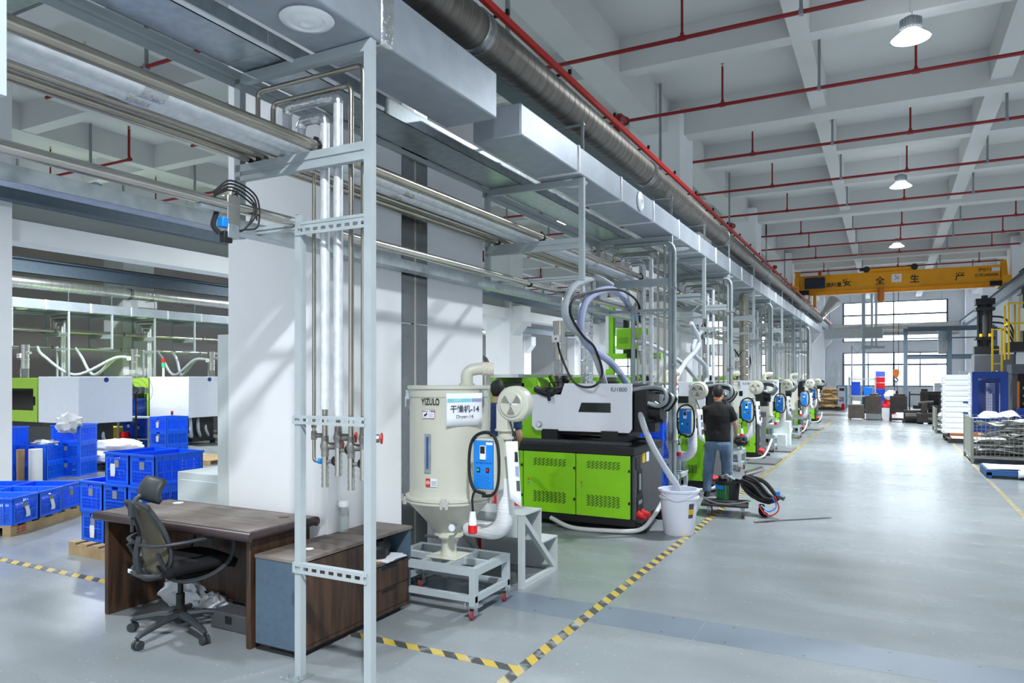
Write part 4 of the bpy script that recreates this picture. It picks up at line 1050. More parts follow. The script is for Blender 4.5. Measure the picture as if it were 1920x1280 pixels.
    MB().lathe([(.066, 1.36), (.075, 1.36), (.075, 1.372), (.052, 1.375), (.052, 1.318), (.078, 1.316), (.078, 1.302), (.05, 1.30), (.05, 1.0)], (px, cy, 0), 20).build('air_pipe', B, r)
    MB().tube([(px+.05, cy-.03, 1.45), (px+.11, cy-.05, 1.3), (px+.1, cy-.02, 1.12)], .006, 6).build('motor_cable', 'rubber', r)
    hs = arc([(px, cy, 1.02), (px, cy+.01, .62), (.17, .02, .60)], .17, 10)
    MB().tube(hs, .064, 18).build('air_hose', mat('hose_white_rib', '#e4e5e8', .5, bump=.6, scale=3, stretch=(2, 2, 30)) if 'hose_white_rib' not in bpy.data.materials else bpy.data.materials['hose_white_rib'], r)
    MB().lathe([(0, -.012), (.03, -.012), (.032, 0), (.032, .01), (0, .01)], (.16, -.2, .64), 18, axis='y').build('thermometer', 'galv', r, label='round dial thermometer')
    MB().cyl((.16, -.214, .64), (.16, -.211, .64), .027, 16).build('thermometer_dial', 'paper', r)
    MB().cyl((.16, -.19, .64), (.13, -.08, .64), .008, 6).build('thermometer_stem', 'galv', r)
    # control box
    bxx, byy, bz = .5, -.33, 1.135
    bb = bx(bxx-.092, bxx+.092, byy, byy+.13, bz-.185, bz+.185).build('control_box', 'beige', r, bevel=.008)
    f = byy-.0015
    bx(bxx-.08, bxx+.078, f-.001, byy, bz-.17, bz+.168).build('box_border', 'inkblue', bb)
    bx(bxx-.077, bxx+.075, f-.0025, f-.001, bz-.167, bz+.165).build('box_face', 'blue', bb)
    ff = f-.0025
    tc = bx(bxx-.024, bxx+.02, ff-.012, ff, bz+.038, bz+.135).build('temperature_controller', 'white', bb); bx(bxx-.02, bxx+.016, ff-.0135, ff-.012, bz+.08, bz+.13).build('display', 'mblack', bb)
    bx(bxx+.02, bxx+.072, ff-.001, ff, bz+.14, bz+.158).build('box_sticker', 'paper', bb)
    for sx, mm in ((-.04, 'ledgreen' if num != '14' else 'mouldgreen'), (.032, 'redplastic')):
        bx(bxx+sx-.012, bxx+sx+.012, ff-.006, ff, bz-.052, bz-.02).build('switch_bezel', 'inkblack', bb); bx(bxx+sx-.008, bxx+sx+.008, ff-.009, ff-.006, bz-.044, bz-.026).build('rocker_switch', mm, bb)
    text('注意 "温度与下料" 开关', .013, (bxx, ff-.0008, bz+.012), (PI/2, 0, 0), 'inkblue', bb)
    for k in range(8): bx(bxx-.058, bxx+.056-(.02 if k % 3 == 1 else 0), ff-.0008, ff, bz-.152+.011*k, bz-.1505+.011*k).build('print_line', 'inkblue', bb)
    MB().prism([(bxx+.0, bz-.06), (bxx+.0, bz-.06), (bxx, bz)], 0, 0.0001) if False else None
    MB().prism([(byy+.05, bz-.005), (byy+.075, bz-.005), (byy+.0625, bz+.03)], bxx+.0922, bxx+.0935, 'yz').build('hazard_triangle', 'railyellow', bb)
    bx(bxx-.03, bxx+.06, byy+.12, byy+.2, bz-.05, bz+.05).build('box_bracket', 'galv', r)
    # cable loop and hanging plug
    lp = spline([(bxx+.02, byy-.02, bz-.2), (bxx-.07, byy-.02, bz-.17), (bxx-.11, byy-.015, bz-.05), (bxx-.105, byy-.01, bz+.12), (bxx-.06, byy-.005, bz+.2), (bxx+.03, byy, bz+.225), (bxx+.1, byy-.005, bz+.18), (bxx+.125, byy-.01, bz+.05), (bxx+.12, byy-.015, bz-.12), (bxx+.08, byy-.02, bz-.2), (bxx+.0, byy-.02, bz-.215)], 6)
    MB().tube(lp, .011, 8).build('cable_loop', 'rubber', r); MB().tube([(p.x*1.0+.008, p.y-.014, p.z+.006) for p in lp], .009, 8).build('cable_loop', 'rubber', r)
    qx = bxx-.085
    MB().tube(spline([(bxx-.06, byy-.02, bz-.18), (qx, byy-.015, bz-.24), (qx+.003, byy-.01, bz-.34)], 5), .008, 8).build('plug_cable', 'rubber', r)
    MB().lathe([(.012, .805), (.02, .80), (.024, .77), (.03, .735), (.03, .70)], (qx, byy-.01, 0), 18).build('plug_body', 'white', r, label='white plug body')
    MB().lathe([(.033, .71), (.033, .655), (.028, .65), (0, .65)], (qx, byy-.01, 0), 18).build('plug_collar', 'redplastic', r, label='red plug collar')
    # instruction sheet hanging beside the box
    Mx = Matrix.Translation((bxx+.15, byy+.06, 0)) @ Matrix.Rotation(.5, 4, 'Z')
    sh = MB().grid(lambda u, v: tuple(Mx @ Vector((.085*u-.01+.03*(1-v), .02*math.sin(v*2.5)*u, .90+.4*v-.06*u*(1-v)))), 4, 6).build('instruction_sheet', 'paper', r, smooth=60, solid=.001)
    for k, mm in enumerate(('mgrey', 'lilac', 'mblack')):
        MB().grid(lambda u, v: tuple(Mx @ Vector((.042+.025*u+.03*(1-(.25*k+.12*v+.12)), .02*math.sin((.25*k+.12*v+.12)*2.5)*.75-.003, .955+.1*k+.07*v))), 2, 2).build('photo_print', mm, sh)
    return r
D = [('14', -3.0, 4.68, 'beige hopper dryer nearest the camera, signed Dryer-14'), ('13', -2.98, 10.22, 'second beige hopper dryer, signed Dryer-13, left of the man in black')]
d14 = dryer('14', D[0][3]); d14.location = (D[0][1], D[0][2], 0)
d13 = dryer('13', D[1][3]); d13.location = (D[1][1], D[1][2], 0)
for nth, x, y in (('third', -2.78, 13.9), ('fourth', -2.7, 17.72), ('fifth', -2.58, 21.9), ('sixth and farthest', -2.9, 28.4)):
    dup(d13, (x, y, 0), label='beige hopper dryer with blue control box, %s from the camera' % nth, skip=('number_sign', 'lettering'))
# silver hose behind the first dryer
tag(MB().tube(spline([(-3.66, 6.36, 0), (-3.63, 6.34, .8), (-3.62, 6.33, 1.6), (-3.66, 6.38, 1.88), (-3.85, 6.55, 1.95)], 6), .055, 12).build('silver_hose', 'stainless'), 'silver ribbed hose rising behind the first dryer beside the column edge', 'hose')

# ------------------------------------------------------------------ moulding machines of the near row
def vent(x0, x1, z0, z1, rows):
    mb = MB(); n = 8
    for j in range(rows):
        z = z0+(z1-z0)*(j+.5)/rows; off = (.5 if j % 2 else 0)
        for i in range(n):
            s = (x1-x0)/n; a = x0+s*(i+off*.6); mb.box(a+.006, a+s*.72, -.004, 0, z-.0035, z+.0035)
    return mb
def machine(label, loc):
    r = thing('moulding_machine', label, 'machine', loc)
    # origin: floor, aisle-end corner nearest the camera; machine runs to -X and +Y
    bx(-4.3, -.02, .06, 1.13, .10, .88).build('base_cabinet', 'mblack', r)
    bx(-4.3, 0, .02, 1.15, .07, .15).build('sill', 'black', r)
    bx(-4.3, -.0, .0, 1.15, .865, .965).build('bed', 'mblack', r, bevel=.01)
    for y in (.12, .9): bx(-4.0, -.1, y, y+.09, .965, 1.0).build('slide_rail', 'mgrey', r)
    for i, (a, b) in enumerate(((-.7, -.045), (-1.38, -.705), (-2.06, -1.385), (-2.74, -2.065), (-3.5, -2.745))):
        d = bx(a+.004, b-.004, 0, .03, .155, .862).build('door', 'green', r, bevel=.004)
        if i < 3:
            for z0, z1, rows in ((.70, .79, 6), (.27, .40, 9)):
                v = vent(a+.13, b-.12, z0, z1, rows); v.build('vent', 'mblack', d, kind='stuff')
            for z in (.32, .68): bx(b-.022, b-.002, -.012, 0, z, z+.028).build('hinge', 'black', d)
            MB().cyl((a+.07, -.004, .49), (a+.07, 0, .49), .012, 10).build('lock', 'galv', d)
            MB().prism([(a+.055, .52), (a+.085, .52), (a+.07, .55)], -.003, 0).build('hazard_triangle', 'orange', d)
    # aisle end
    bx(-.03, .0, .03, 1.12, .15, .865).build('end_panel', 'mgrey', r)
    bx(0, .012, .03, .2, .71, .85).build('end_bracket', 'black', r)
    for z0, z1, y0, y1 in ((.42, .68, .12, .26), (.26, .38, .1, .3)):
        e = bx(0, .006, y0-.02, y1+.02, z0-.02, z1+.02).build('end_cover', 'mblack', r); bx(.004, .01, y0, y1, z0, z1).build('socket_recess', 'black', e); bx(.009, .014, y0+.03, y1-.05, z0+.05, z1-.03).build('breaker', 'galvdull', e)
    for k in range(2): bx(0, .003, .3+.15*k, .4+.15*k, .76, .87).build('data_label', 'paper' if k else 'railyellow', r)
    for k, y in enumerate((.12, .26)):
        MB().cyl((0, y, .2), (.1, y, .17), .036, 14).cyl((.0, y, .2), (.02, y, .195), .044, 14).build('power_socket', 'redplastic', r, label='red power socket')
    MB().tube(spline([(-1.0, -.04, .10), (-.7, -.12, .03), (-.3, -.1, .03), (.05, .0, .05), (.14, .25, .16), (.16, .6, .3), (.14, 1.0, .36)], 7), .025, 10).build('cable_conduit', 'pvc', r)
    for x in (.02, -2.0, -4.0):
        for y in (.12, 1.02): MB().cyl((x, y, 0), (x, y, .045), .085, 20).cyl((x, y, .045), (x, y, .1), .03, 10).box(x-.1, x+.02, y-.05, y+.05, .06, .1).build('foot', 'rubber', r)
    # injection unit
    MB().box(-1.25, -.15, .25, .9, 1.06, 1.1).box(-1.2, -1.0, .15, 1.0, .97, 1.12).box(-.45, -.25, .15, 1.0, .97, 1.12).build('carriage', 'mblack', r)
    poly = [(-1.30, 1.10), (-1.355, 1.155), (-1.355, 1.535), (-.97, 1.535), (-.92, 1.67), (-.085, 1.67), (-.085, 1.15), (-.12, 1.105)]
    MB().prism(poly, .18, .2).build('cover_panel', 'mwhite', r, bevel=.004)
    MB().box(-.9, -.1, .2, .85, 1.12, 1.66).box(-1.3, -.9, .2, .85, 1.12, 1.5).build('injection_housing', 'mblack', r)
    MB().prism([(-.74, 1.335), (-.70, 1.445), (-.34, 1.445), (-.34, 1.335)], .172, .18).build('viewing_window', 'smoke', r)
    text('IU1800', .068, (-.24, .176, 1.60), (PI/2, 0, 0), 'ink', r)
    g = MB().lathe([(0, -.012), (.034, -.012), (.037, 0), (.03, .012)], (-1.255, .172, 1.175), 20, axis='y').build('pressure_gauge', 'galvdull', r); MB().cyl((-1.255, .158, 1.175), (-1.255, .1605, 1.175), .029, 18).build('gauge_dial', 'paper', g)
    MB().box(-1.3, -.98, .25, .75, 1.54, 1.62).box(-1.25, -1.2, .15, .25, 1.55, 1.6).build('nozzle_block', 'mblack', r)
    MB().tube(spline([(-1.3, .2, 1.6), (-1.2, .15, 1.57), (-1.1, .18, 1.55), (-1.0, .3, 1.6)], 5), .045, 10).build('hose_bundle', 'rubber', r)
    MB().cyl((-1.12, .14, 1.60), (-1.1, .14, 1.46), .028, 12, .018).build('funnel_cup', 'black', r)
    MB().tube(arc([(-1.15, .25, 1.62), (-1.15, .25, 1.68), (-.98, .25, 1.68), (-.98, .25, 1.62)], .03, 4), .007, 6).build('lift_handle', 'black', r)
    MB().box(-.08, .06, .25, .8, 1.12, 1.6).cyl((.06, .4, 1.35), (.2, .4, 1.35), .09, 16).cyl((.06, .65, 1.3), (.16, .65, 1.3), .1, 16).box(.05, .15, .3, .5, 1.12, 1.22).build('drive_motor', 'mblack', r)
    for k in range(4):
        y = .25+.13*k; MB().tube(spline([(-.1, y, 1.6-.02*k), (.12, y, 1.63-.02*k), (.28, y-.03, 1.6-.03*k), (.3, y-.03, 1.48), (.2, y, 1.42-.02*k), (.08, y, 1.45)], 6), .022, 8).build('hydraulic_hose', 'rubber' if k % 2 else 'galvdull', r)
    # clamp end
    MB().box(-2.0, -1.42, .12, .2, .965, 1.66).build('clamp_guard', 'green', r, label='green guard beside the barrel') if False else None
    MB().prism([(-1.55, .965), (-1.28, .965), (-1.28, 1.55), (-1.38, 1.74), (-1.55, 1.74)], .3, 1.0).build('rear_platen_guard', 'green', r)
    bx(-1.8, -1.55, .35, .95, .97, 1.62).build('barrel_gap', 'mblack', r); bx(-1.84, -1.52, .3, .98, 1.62, 1.67).build('tie_cover', 'mgrey', r)
    a0, a1 = -3.5, -1.82
    MB().box(a0, a1, .1, .14, 1.56, 1.74).box(a0, a1, .1, .14, .97, 1.08).box(a1-.18, a1, .1, .14, 1.08, 1.56).box(a0, a0+.12, .1, .14, 1.08, 1.56).box(a1-.04, a1, .14, 1.05, .97, 1.74).build('clamp_guard', 'green', r)
    bx(a0+.12, a1-.18, .115, .122, 1.32, 1.56).build('guard_window', 'greyglass', r); bx(a0+.12, a1-.18, .11, .13, 1.08, 1.32).build('guard_panel', 'green', r)
    bx(a0, a1+.3, .14, 1.05, 1.74, 1.78).build('top_cover', 'mwhite', r)
    bx(a0+.1, a1-.1, .4, .9, .97, 1.6).build('mould_area', 'mgrey', r)
    bx(a1-.16, a1-.04, .094, .1, 1.62, 1.68).build('warning_label', 'paper', r)
    bx(-4.3, -3.5, .1, 1.05, .965, 1.6).build('clamp_housing', 'green', r)
    return r
MY = [7.7, 11.05, 15.75, 19.5, 23.8, 29.4]
m0 = machine('bright green moulding machine nearest the camera with a white cover panel', (-2.5, MY[0], 0))
for i, y in enumerate(MY[1:]):
    dup(m0, (-2.42, y, 0), label='bright green moulding machine in the near row, %s from the camera' % ORD[i+1])
# hopper on machine
def hop(x, y, lab):
    r = loader(x, y, 1.77, .73, lab)
    MB().lathe([(.1, .02), (.165, .0), (.165, -.01), (.06, -.2), (.06, -.25)], n=24).build('funnel', 'stainless', r)
    return r
hop(-3.66, 8.3, 'stainless hopper loader on the nearest green machine')
for i, y in enumerate((11.65, 16.3, 20.1)): hop(-3.6, y, 'stainless hopper loader on the %s green machine' % ORD[i+1])
# take-out robot on the second machine
rb = thing('takeout_robot', 'green take-out robot arm standing over the second machine', 'robot', (-4.35, 12.2, 1.78))
bx(-.12, .02, -.06, .06, 0, 1.25).build('mast', 'green', rb); bx(-.12, -.06, -.065, -.06, .1, 1.2).build('mast_cover', 'white', rb); bx(.12, .2, .2, .3, .3, 1.2).build('cable_track', 'black', rb)
b_ = bx(.12, .62, -.2, .1, .45, .82).build('control_head', 'green', rb, bevel=.02)
for k in range(2): vent(.16+.22*k, .34+.22*k, .55, .66, 4).build('vent', 'mblack', b_, kind='stuff').location = (0, -.201, 0)
bx(-.15, .9, -.1, .0, .28, .38).build('cross_arm', 'green', rb); bx(.3, .5, -.14, .04, .3, .47).build('slide_block', 'black', rb); bx(.35, .9, -.115, -.1, .3, .35).build('slide_cover', 'galv', rb)
# conveying hoses, valves with blue actuators
def cvalve(y, lab):
    r = thing('conveying_valve', lab, 'valve', (-3.09, y, 2.655))
    MB().cyl((0, -.12, 0), (0, .12, 0), .036, 18).box(-.025, .035, -.05, .05, -.13, .06).cyl((0, .02, .04), (-.01, .05, .12), .025, 14).build('valve_body', 'stainless', r, bevel=.006)
    MB().box(-.01, .05, -.06, .03, -.21, -.12).build('cylinder_body', 'galv', r, bevel=.008)
    MB().box(.0, .05, -.1, -.055, -.15, -.09).build('actuator', 'blue', r, bevel=.006, label='blue actuator block')
    MB().box(.0, .045, -.085, -.02, -.24, -.17).build('solenoid', 'black', r, bevel=.005)
    MB().box(-.03, .03, -.24, -.05, -.06, -.035).build('mount_plate', 'galv', r)
    for k in range(4): MB().tube(spline([(.02, -.14, .03+.01*k), (.03, -.02, .09+.02*k), (.03, .12+.02*k, .05+.015*k), (.035, .16+.01*k, -.03*k), (.04, .07, -.14), (.04, -.05, -.17)][:6-(k % 3)], 6), .006, 6).build('air_line', 'rubber', r)
    MB().tube(spline([(0, -.1, -.05), (.0, -.13, -.14), (.02, -.1, -.19)], 5), .016, 8).build('elbow_hose', 'black', r)
    return r
v0 = cvalve(2.68, 'steel conveying valve with blue actuator on the stainless pipe, nearest the camera')
v0.scale = (.85, .85, .85)
for i, y in enumerate((9.55, 13.6, 17.9)): dup(v0, (-3.09, y, 2.655), label='conveying valve with blue actuator on the stainless pipe, %s from the camera' % ORD[i+1])
HS = [('hoseblue', .045, [(-3.1, 9.4, 2.66), (-3.05, 8.9, 2.8), (-3.0, 8.2, 2.8), (-3.0, 7.55, 2.62), (-3.0, 7.35, 2.3), (-3.0, 7.6, 2.1), (-2.95, 8.2, 1.92), (-2.95, 8.75, 1.68), (-3.0, 9.0, 1.55)], 'bluish clear conveying hose looping down behind the nearest machine cover'),
      ('hose', .04, [(-3.2, 8.9, 2.95), (-3.15, 8.2, 2.95), (-3.05, 7.3, 2.75), (-3.0, 6.92, 2.5), (-3.0, 7.05, 2.3), (-3.0, 7.6, 2.14), (-3.0, 7.95, 1.85), (-3.0, 8.12, 1.65), (-3.05, 8.2, 1.55)], 'grey clear conveying hose hanging nearest the camera over the first machine'),
      ('rubber', .014, [(-3.0, 9.5, 2.5), (-2.95, 9.2, 2.75), (-2.95, 8.4, 2.82), (-2.95, 7.2, 2.62), (-2.95, 6.95, 2.42), (-2.95, 7.3, 2.2), (-2.95, 7.65, 2.08), (-2.95, 7.9, 1.8), (-3.0, 7.75, 1.64), (-3.3, 7.9, 1.68), (-3.6, 8.2, 2.0), (-3.66, 8.2, 2.22)], 'black power cable running along the conveying hoses to the first hopper'),
      ('hose', .036, [(-2.58, 8.3, 1.5), (-2.5, 7.95, 1.3), (-2.35, 7.85, 1.0), (-2.2, 7.9, .72), (-2.08, 7.98, .5), (-2.06, 7.99, .3), (-2.07, 7.98, .05)], 'long grey clear hose sloping down from the first machine into the white bucket'),
      ('hose', .04, [(-2.95, 12.3, 2.6), (-2.9, 12.0, 2.62), (-2.85, 12.3, 2.3), (-2.9, 11.5, 1.95), (-2.95, 11.0, 1.6), (-3.0, 11.2, 1.45)], 'grey clear hose behind the second rack, crossing to the left'),
      ('hose', .04, [(-2.95, 12.9, 2.55), (-2.9, 12.3, 2.4), (-2.9, 12.1, 2.15), (-2.85, 12.7, 1.95), (-2.85, 12.9, 1.7), (-2.9, 12.5, 1.55), (-3.0, 12.1, 1.6)], 'grey clear hose behind the second rack, crossing to the right'),
      ('hoseblue', .04, [(-3.05, 17.2, 2.7), (-2.95, 17.3, 2.6), (-2.9, 17.4, 2.3), (-2.9, 17.0, 1.95), (-2.95, 16.4, 1.6)], 'bluish hose hanging beside the third rack'),
      ('rubber', .016, [(-3.0, 17.9, 2.5), (-2.95, 18.1, 2.1), (-2.95, 17.6, 1.95), (-2.95, 17.0, 2.1), (-3.0, 16.3, 2.35)], 'black cable loop hanging beside the third rack'),
      ('hose', .035, [(-3.6, 11.0, 2.3), (-3.3, 11.0, 2.25), (-3.0, 11.6, 2.0), (-2.95, 12.4, 1.75), (-3.0, 12.9, 1.65)], 'grey hose sloping down behind the second drop pipes')]
for m_, rad, pts, lab in HS:
    tag(MB().tube(spline(pts, 8), rad, 10).build('cable' if rad < .02 else 'conveying_hose', m_), lab, 'cable' if rad < .02 else 'hose')
# ------------------------------------------------------------------ steps, plates, bucket
def steps(x, y, lab, s=1.):
    r = thing('step_platform', lab, 'steps', (x, y, 0))
    m_ = 'concrete_l'; w = .75
    for xx in (0, -w):
        bx(xx-.045, xx, 0, .045, 0, .605).build('leg', m_, r); bx(xx-.045, xx, .045, .68, 0, .04).build('floor_bar', m_, r)
        MB().bar((xx-.0225, .03, .585), (xx-.0225, .67, .03), .044, .045, (1, 0, 0)).build('brace', m_, r)
    bx(-w-.045, 0, 0, .36, .6, .612).build('tread', m_, r); bx(-w-.045, 0, .36, .7, .3, .312).build('tread', m_, r)
    bx(-w-.045, 0, .35, .36, .3, .6).build('riser', m_, r); bx(-w-.045, 0, .69, .7, 0, .3).build('riser', m_, r)
    bx(-w-.045, -.05, .0, .006, .42, .6).build('front_panel', m_, r)
    return r
st0 = steps(-2.66, 5.27, 'pale grey two-step steel platform beside the first dryer')
dup(st0, (-2.72, 10.55, 0), label='pale grey two-step steel platform beside the second dryer')
dup(st0, (-2.55, 14.35, 0), label='pale grey two-step steel platform beside the third dryer')
tag(bx(-3.52, -3.2, 6.02, 6.3, 0.0, .63).build('red_bin', 'redplastic', bevel=.02), 'red bin partly hidden behind the first dryer hose', 'bin')
for i, (x, y) in enumerate(((-2.2, 15.55), (-2.2, 18.2), (-2.15, 25.9))):
    tag(bx(x-.35, x+.22, y-.55, y+.55, 0.0, .03).build('floor_plate', 'mat', bevel=.005), 'dark grey steel plate on the floor, %s from the camera' % ORD[i], 'plate')
sb2 = thing('step_box', 'pale grey closed step box by the fifth dryer', 'steps', (-2.3, 19.6, 0)); bx(-.3, .1, -.25, .1, 0, .62).build('upper_box', 'cabinet_g', sb2, bevel=.01); bx(-.3, .04, -.5, -.25, 0, .3).build('lower_box', 'cabinet_g', sb2, bevel=.01)
wb = thing('white_bucket', 'large white plastic bucket on the floor with a hose hanging in', 'bucket', (-2.07, 7.97, 0))
MB().lathe([(0, .0), (.162, .0), (.168, .008), (.205, .40), (.222, .405), (.222, .425), (.208, .43), (.212, .475), (.228, .478), (.228, .5), (.2, .5), (.16, .02), (0, .02)], n=40).build('body', 'bucketw', wb)
Mx = Matrix.Rotation(.9, 4, 'Z')
MB().grid(lambda u, v: ((.186+.018*v+.001)*math.cos(-.75+.35*u), (.186+.018*v+.001)*math.sin(-.75+.35*u), .2+.16*v), 4, 1).build('sticker', 'mgrey', wb)
MB().grid(lambda u, v: ((.1905+.009*v+.001)*math.cos(-.75+.35*u), (.1905+.009*v+.001)*math.sin(-.75+.35*u), .24+.06*v), 4, 1).build('sticker_band', 'railyellow', wb)
MB().tube([(.232*math.cos(q), .232*math.sin(q), .47-.07*math.sin((q+2.2)/1.6*PI)) for q in [(-2.2+1.6*k/10) for k in range(11)]], .005, 6).build('handle', 'white', wb)
# ------------------------------------------------------------------ dolly with bucket and hoses
dl = thing('dolly', 'low four-wheeled dolly with a worn deck, on the hazard tape line', 'dolly', (-1.83, 9.4, 0), .15)
bx(-.3, .27, -.25, .25, .125, .15).build('deck', 'darksteel', dl, bevel=.005)
for sx in (-.2, .2):
    for sy in (-.19, .19):
        c = bx(sx-.025, sx+.025, sy-.02, sy+.02, .06, .125).build('caster', 'galvdull', dl); MB().lathe([(0, -.015), (.04, -.015), (.04, .015), (0, .015)], (sx, sy, .04), 14, axis='x').build('wheel', mat('wheel_brown', '#5e544c', .6) if 'wheel_brown' not in bpy.data.materials else bpy.data.materials['wheel_brown'], c)
tag(MB().tube(spline([(-2.15, 9.25, .29), (-2.05, 9.16, .22), (-1.9, 9.1, .18), (-1.7, 9.12, .18), (-1.5, 9.2, .22)], 6), .02, 6, sq=.4).build('rubber_strip', 'mgrey'), 'grey rubber strip lying along the front of the dolly deck', 'strip')
tag(MB().box(-2.0, -1.68, 9.2, 9.38, .152, .19).build('flat_cover', 'mblack', bevel=.01), 'dark flat cover with a red mark on the dolly deck', 'cover')
gb = thing('paint_bucket', 'black bucket with a green and blue label, full of tools, on the dolly', 'bucket', (-1.83, 9.47, .152), -.3)
MB().lathe([(0, 0), (.135, 0), (.155, .24), (.162, .245), (.162, .275), (.15, .27), (.13, .03), (0, .03)], n=28).build('body', 'mblack', gb)
MB().grid(lambda u, v: ((.1375+.0155*v)*math.cos(-2.9+1.9*u), (.1375+.0155*v)*math.sin(-2.9+1.9*u), .03+.19*v), 12, 2).build('label_wrap', 'greenlabel', gb, label='green picture label')
MB().grid(lambda u, v: ((.1495+.0035*v)*math.cos(-2.5+1.1*u), (.1495+.0035*v)*math.sin(-2.5+1.1*u), .165+.045*v), 8, 1).build('label_title', 'blue', gb)
random.seed(3)
for k in range(7):
    a = random.uniform(0, 6.28); q = random.uniform(.02, .09)
    MB().tube(spline([(q*math.cos(a), q*math.sin(a), .2), (q*1.2*math.cos(a), q*1.2*math.sin(a), .30+.03*random.random()), (.12*math.cos(a+.8), .12*math.sin(a+.8), .285)], 4), random.uniform(.012, .025), 7).build('tool', 'rubber' if k % 3 else 'galvdull', gb)
hb = thing('hose_bundle', 'tangled bundle of black hoses and valves beside the bucket on the dolly', 'hoses', (-1.55, 9.5, .152))
random.seed(11)
for k in range(11):
    a = random.uniform(-.08, .08); b = random.uniform(-.1, .1); top = .30+random.uniform(-.05, .04)
    pts = [(-.07+a*.5, b, top), (.08+a, b*.8, top-.06), (.22+a, b*.6-.05, top-.2), (.3+a*.5, b*.4-.08, .08), (.22, b*.5-.05, .02+.02*(k % 3)), (.05, b, .06+.02*(k % 4)), (-.08, b, .2), (-.07+a*.5, b, top)]
    MB().tube(spline(pts, 5), random.uniform(.014, .022), 7).build('hose', 'rubber', hb)
MB().cyl((-.08, .14, .33), (.12, .22, .4), .045, 14).build('silver_tube', 'stainless', hb)
MB().cyl((.36, -.12, .12), (.42, -.13, .10), .03, 10).build('valve_block', 'mgrey', hb); bx(.33, .37, -.15, -.11, .13, .18).build('blue_fitting', 'blue', hb)
MB().tube(spline([(.3, -.1, .12), (.36, -.15, -.02), (.3, -.2, -.1), (.2, -.18, -.1), (.12, -.14, 0)], 6), .008, 6).build('air_line', 'redplastic', hb, label='red air line'); MB().tube(spline([(.28, -.1, .1), (.33, -.16, 0), (.25, -.2, -.06), (.15, -.16, 0)], 6), .008, 6).build('air_line', 'blue', hb, label='blue air line')
MB().tube(spline([(.14, 0, -.02), (.14, -.05, -.1), (.2, -.1, -.135)], 5), .035, 8).build('thick_hose', 'rubber', hb)
tag(MB().tube(spline([(-1.42, 8.95, .012), (-1.32, 9.05, .012), (-1.2, 9.18, .01), (-.95, 9.4, .01), (-.62, 9.7, .01)], 6), [.014]*6+[.018]*6+[.012]*12+[.008], 6, sq=.4).build('rubber_strip', 'rubber'), 'black rubber strip lying flat on the aisle floor by the dolly', 'strip')

# steel-wrapped vertical ducts and crates seen between the machines
for i, (x, y, r_, z0) in enumerate(((-3.68, 9.25, .085, .0), (-2.85, 16.6, .1, 0.0))):
    v = thing('vertical_duct', ['wrapped shiny vertical duct rising behind the first machine', 'plain steel vertical pipe behind the man, beside the third rack'][i], 'duct', (x, y, z0))
    prof = []; z = 0
    while z < 3.55:
        prof += [(r_, z), (r_, z+.16), (r_+.004, z+.165), (r_+.004, z+.175)]; z += .18
    MB().lathe(prof, n=24).build('pipe', 'foilshiny' if i == 0 else 'pipe', v, smooth=20)
for k, (x, y) in enumerate(((-3.72, 9.75), (-3.2, 9.75), (-2.95, 9.95))):
    for q in range(4): crate((x, y, .298*q), .1, 'blue crate glimpsed under the first white machine cover, %s stack, %s one' % (ORD[k], ['bottom', 'second', 'third', 'top'][q]), 'crates between the machines', 'a')
# ------------------------------------------------------------------ right side of the aisle
bp_ = thing('plastic_pallet', 'dark blue plastic pallet with white sheets, closest on the right side', 'pallet', (2.15, 15.25, 0))
for x in (-.65, -.03, .57): bx(x, x+.08, -.5, .5, 0, .11).build('runner', 'bluepallet', bp_)
MB().box(-.65, .65, -.5, .5, .11, .15).box(-.65, .65, -.5, -.47, .05, .11).build('deck', 'bluepallet', bp_, bevel=.005)
tag(MB().grid(lambda u, v: (1.53+1.25*u, 14.78+.95*v, .158+.012*math.sin(u*5)*math.cos(v*4)+.01*u), 12, 8).build('white_sheet', 'paper', solid=.004), 'flat white foam sheet lying on the blue plastic pallet', 'sheet')
tag(MB().grid(lambda u, v: (1.95+.28*u, 14.73-.03*math.sin(v*3), .03+.13*v+.02*math.sin(u*4)), 4, 4).build('white_flap', 'paper', solid=.006), 'crumpled white sheet hanging from the front edge of the blue pallet', 'sheet')
def wirecage(x0, x1, y0, y1, z0, z1, lab, step=.075):
    r = thing('wire_cage', lab, 'cage', (x0, y0, 0)); w, l = x1-x0, y1-y0
    def panel(p, q):
        p, q = Vector(p), Vector(q); d = q-p; n = max(2, int(d.length/step)); mb = MB()
        for i in range(n+1):
            a = p+d*i/n; mb.bar((a.x, a.y, z0), (a.x, a.y, z1), .006, .006)
        k = int((z1-z0)/step)
        for i in range(k+1):
            z = z0+(z1-z0)*i/k; mb.bar((p.x, p.y, z), (q.x, q.y, z), .006, .006)
        mb.build('wire_panel', 'cagegrey', r, smooth=0, kind='stuff')
    C4 = [(0, 0, 0), (w, 0, 0), (w, l, 0), (0, l, 0)]
    for i in range(4): panel(C4[i], C4[(i+1) % 4])
    for x in (0, w):
        for y in (0, l): bx(x-.025, x+.025, y-.025, y+.025, 0, z1).build('corner_post', 'cagegrey', r)
    MB().box(-.02, w+.02, -.02, l+.02, z0-.05, z0).build('floor_plate', 'cagegrey', r)
    bx(-.012, -.006, .0, l, z0, z1).build('side_plate', 'cagegrey', r)
    return r
wirecage(1.5, 3.2, 17.1, 18.65, .16, .92, 'large grey wire mesh cage full of scrap sheets at the right')
random.seed(5)
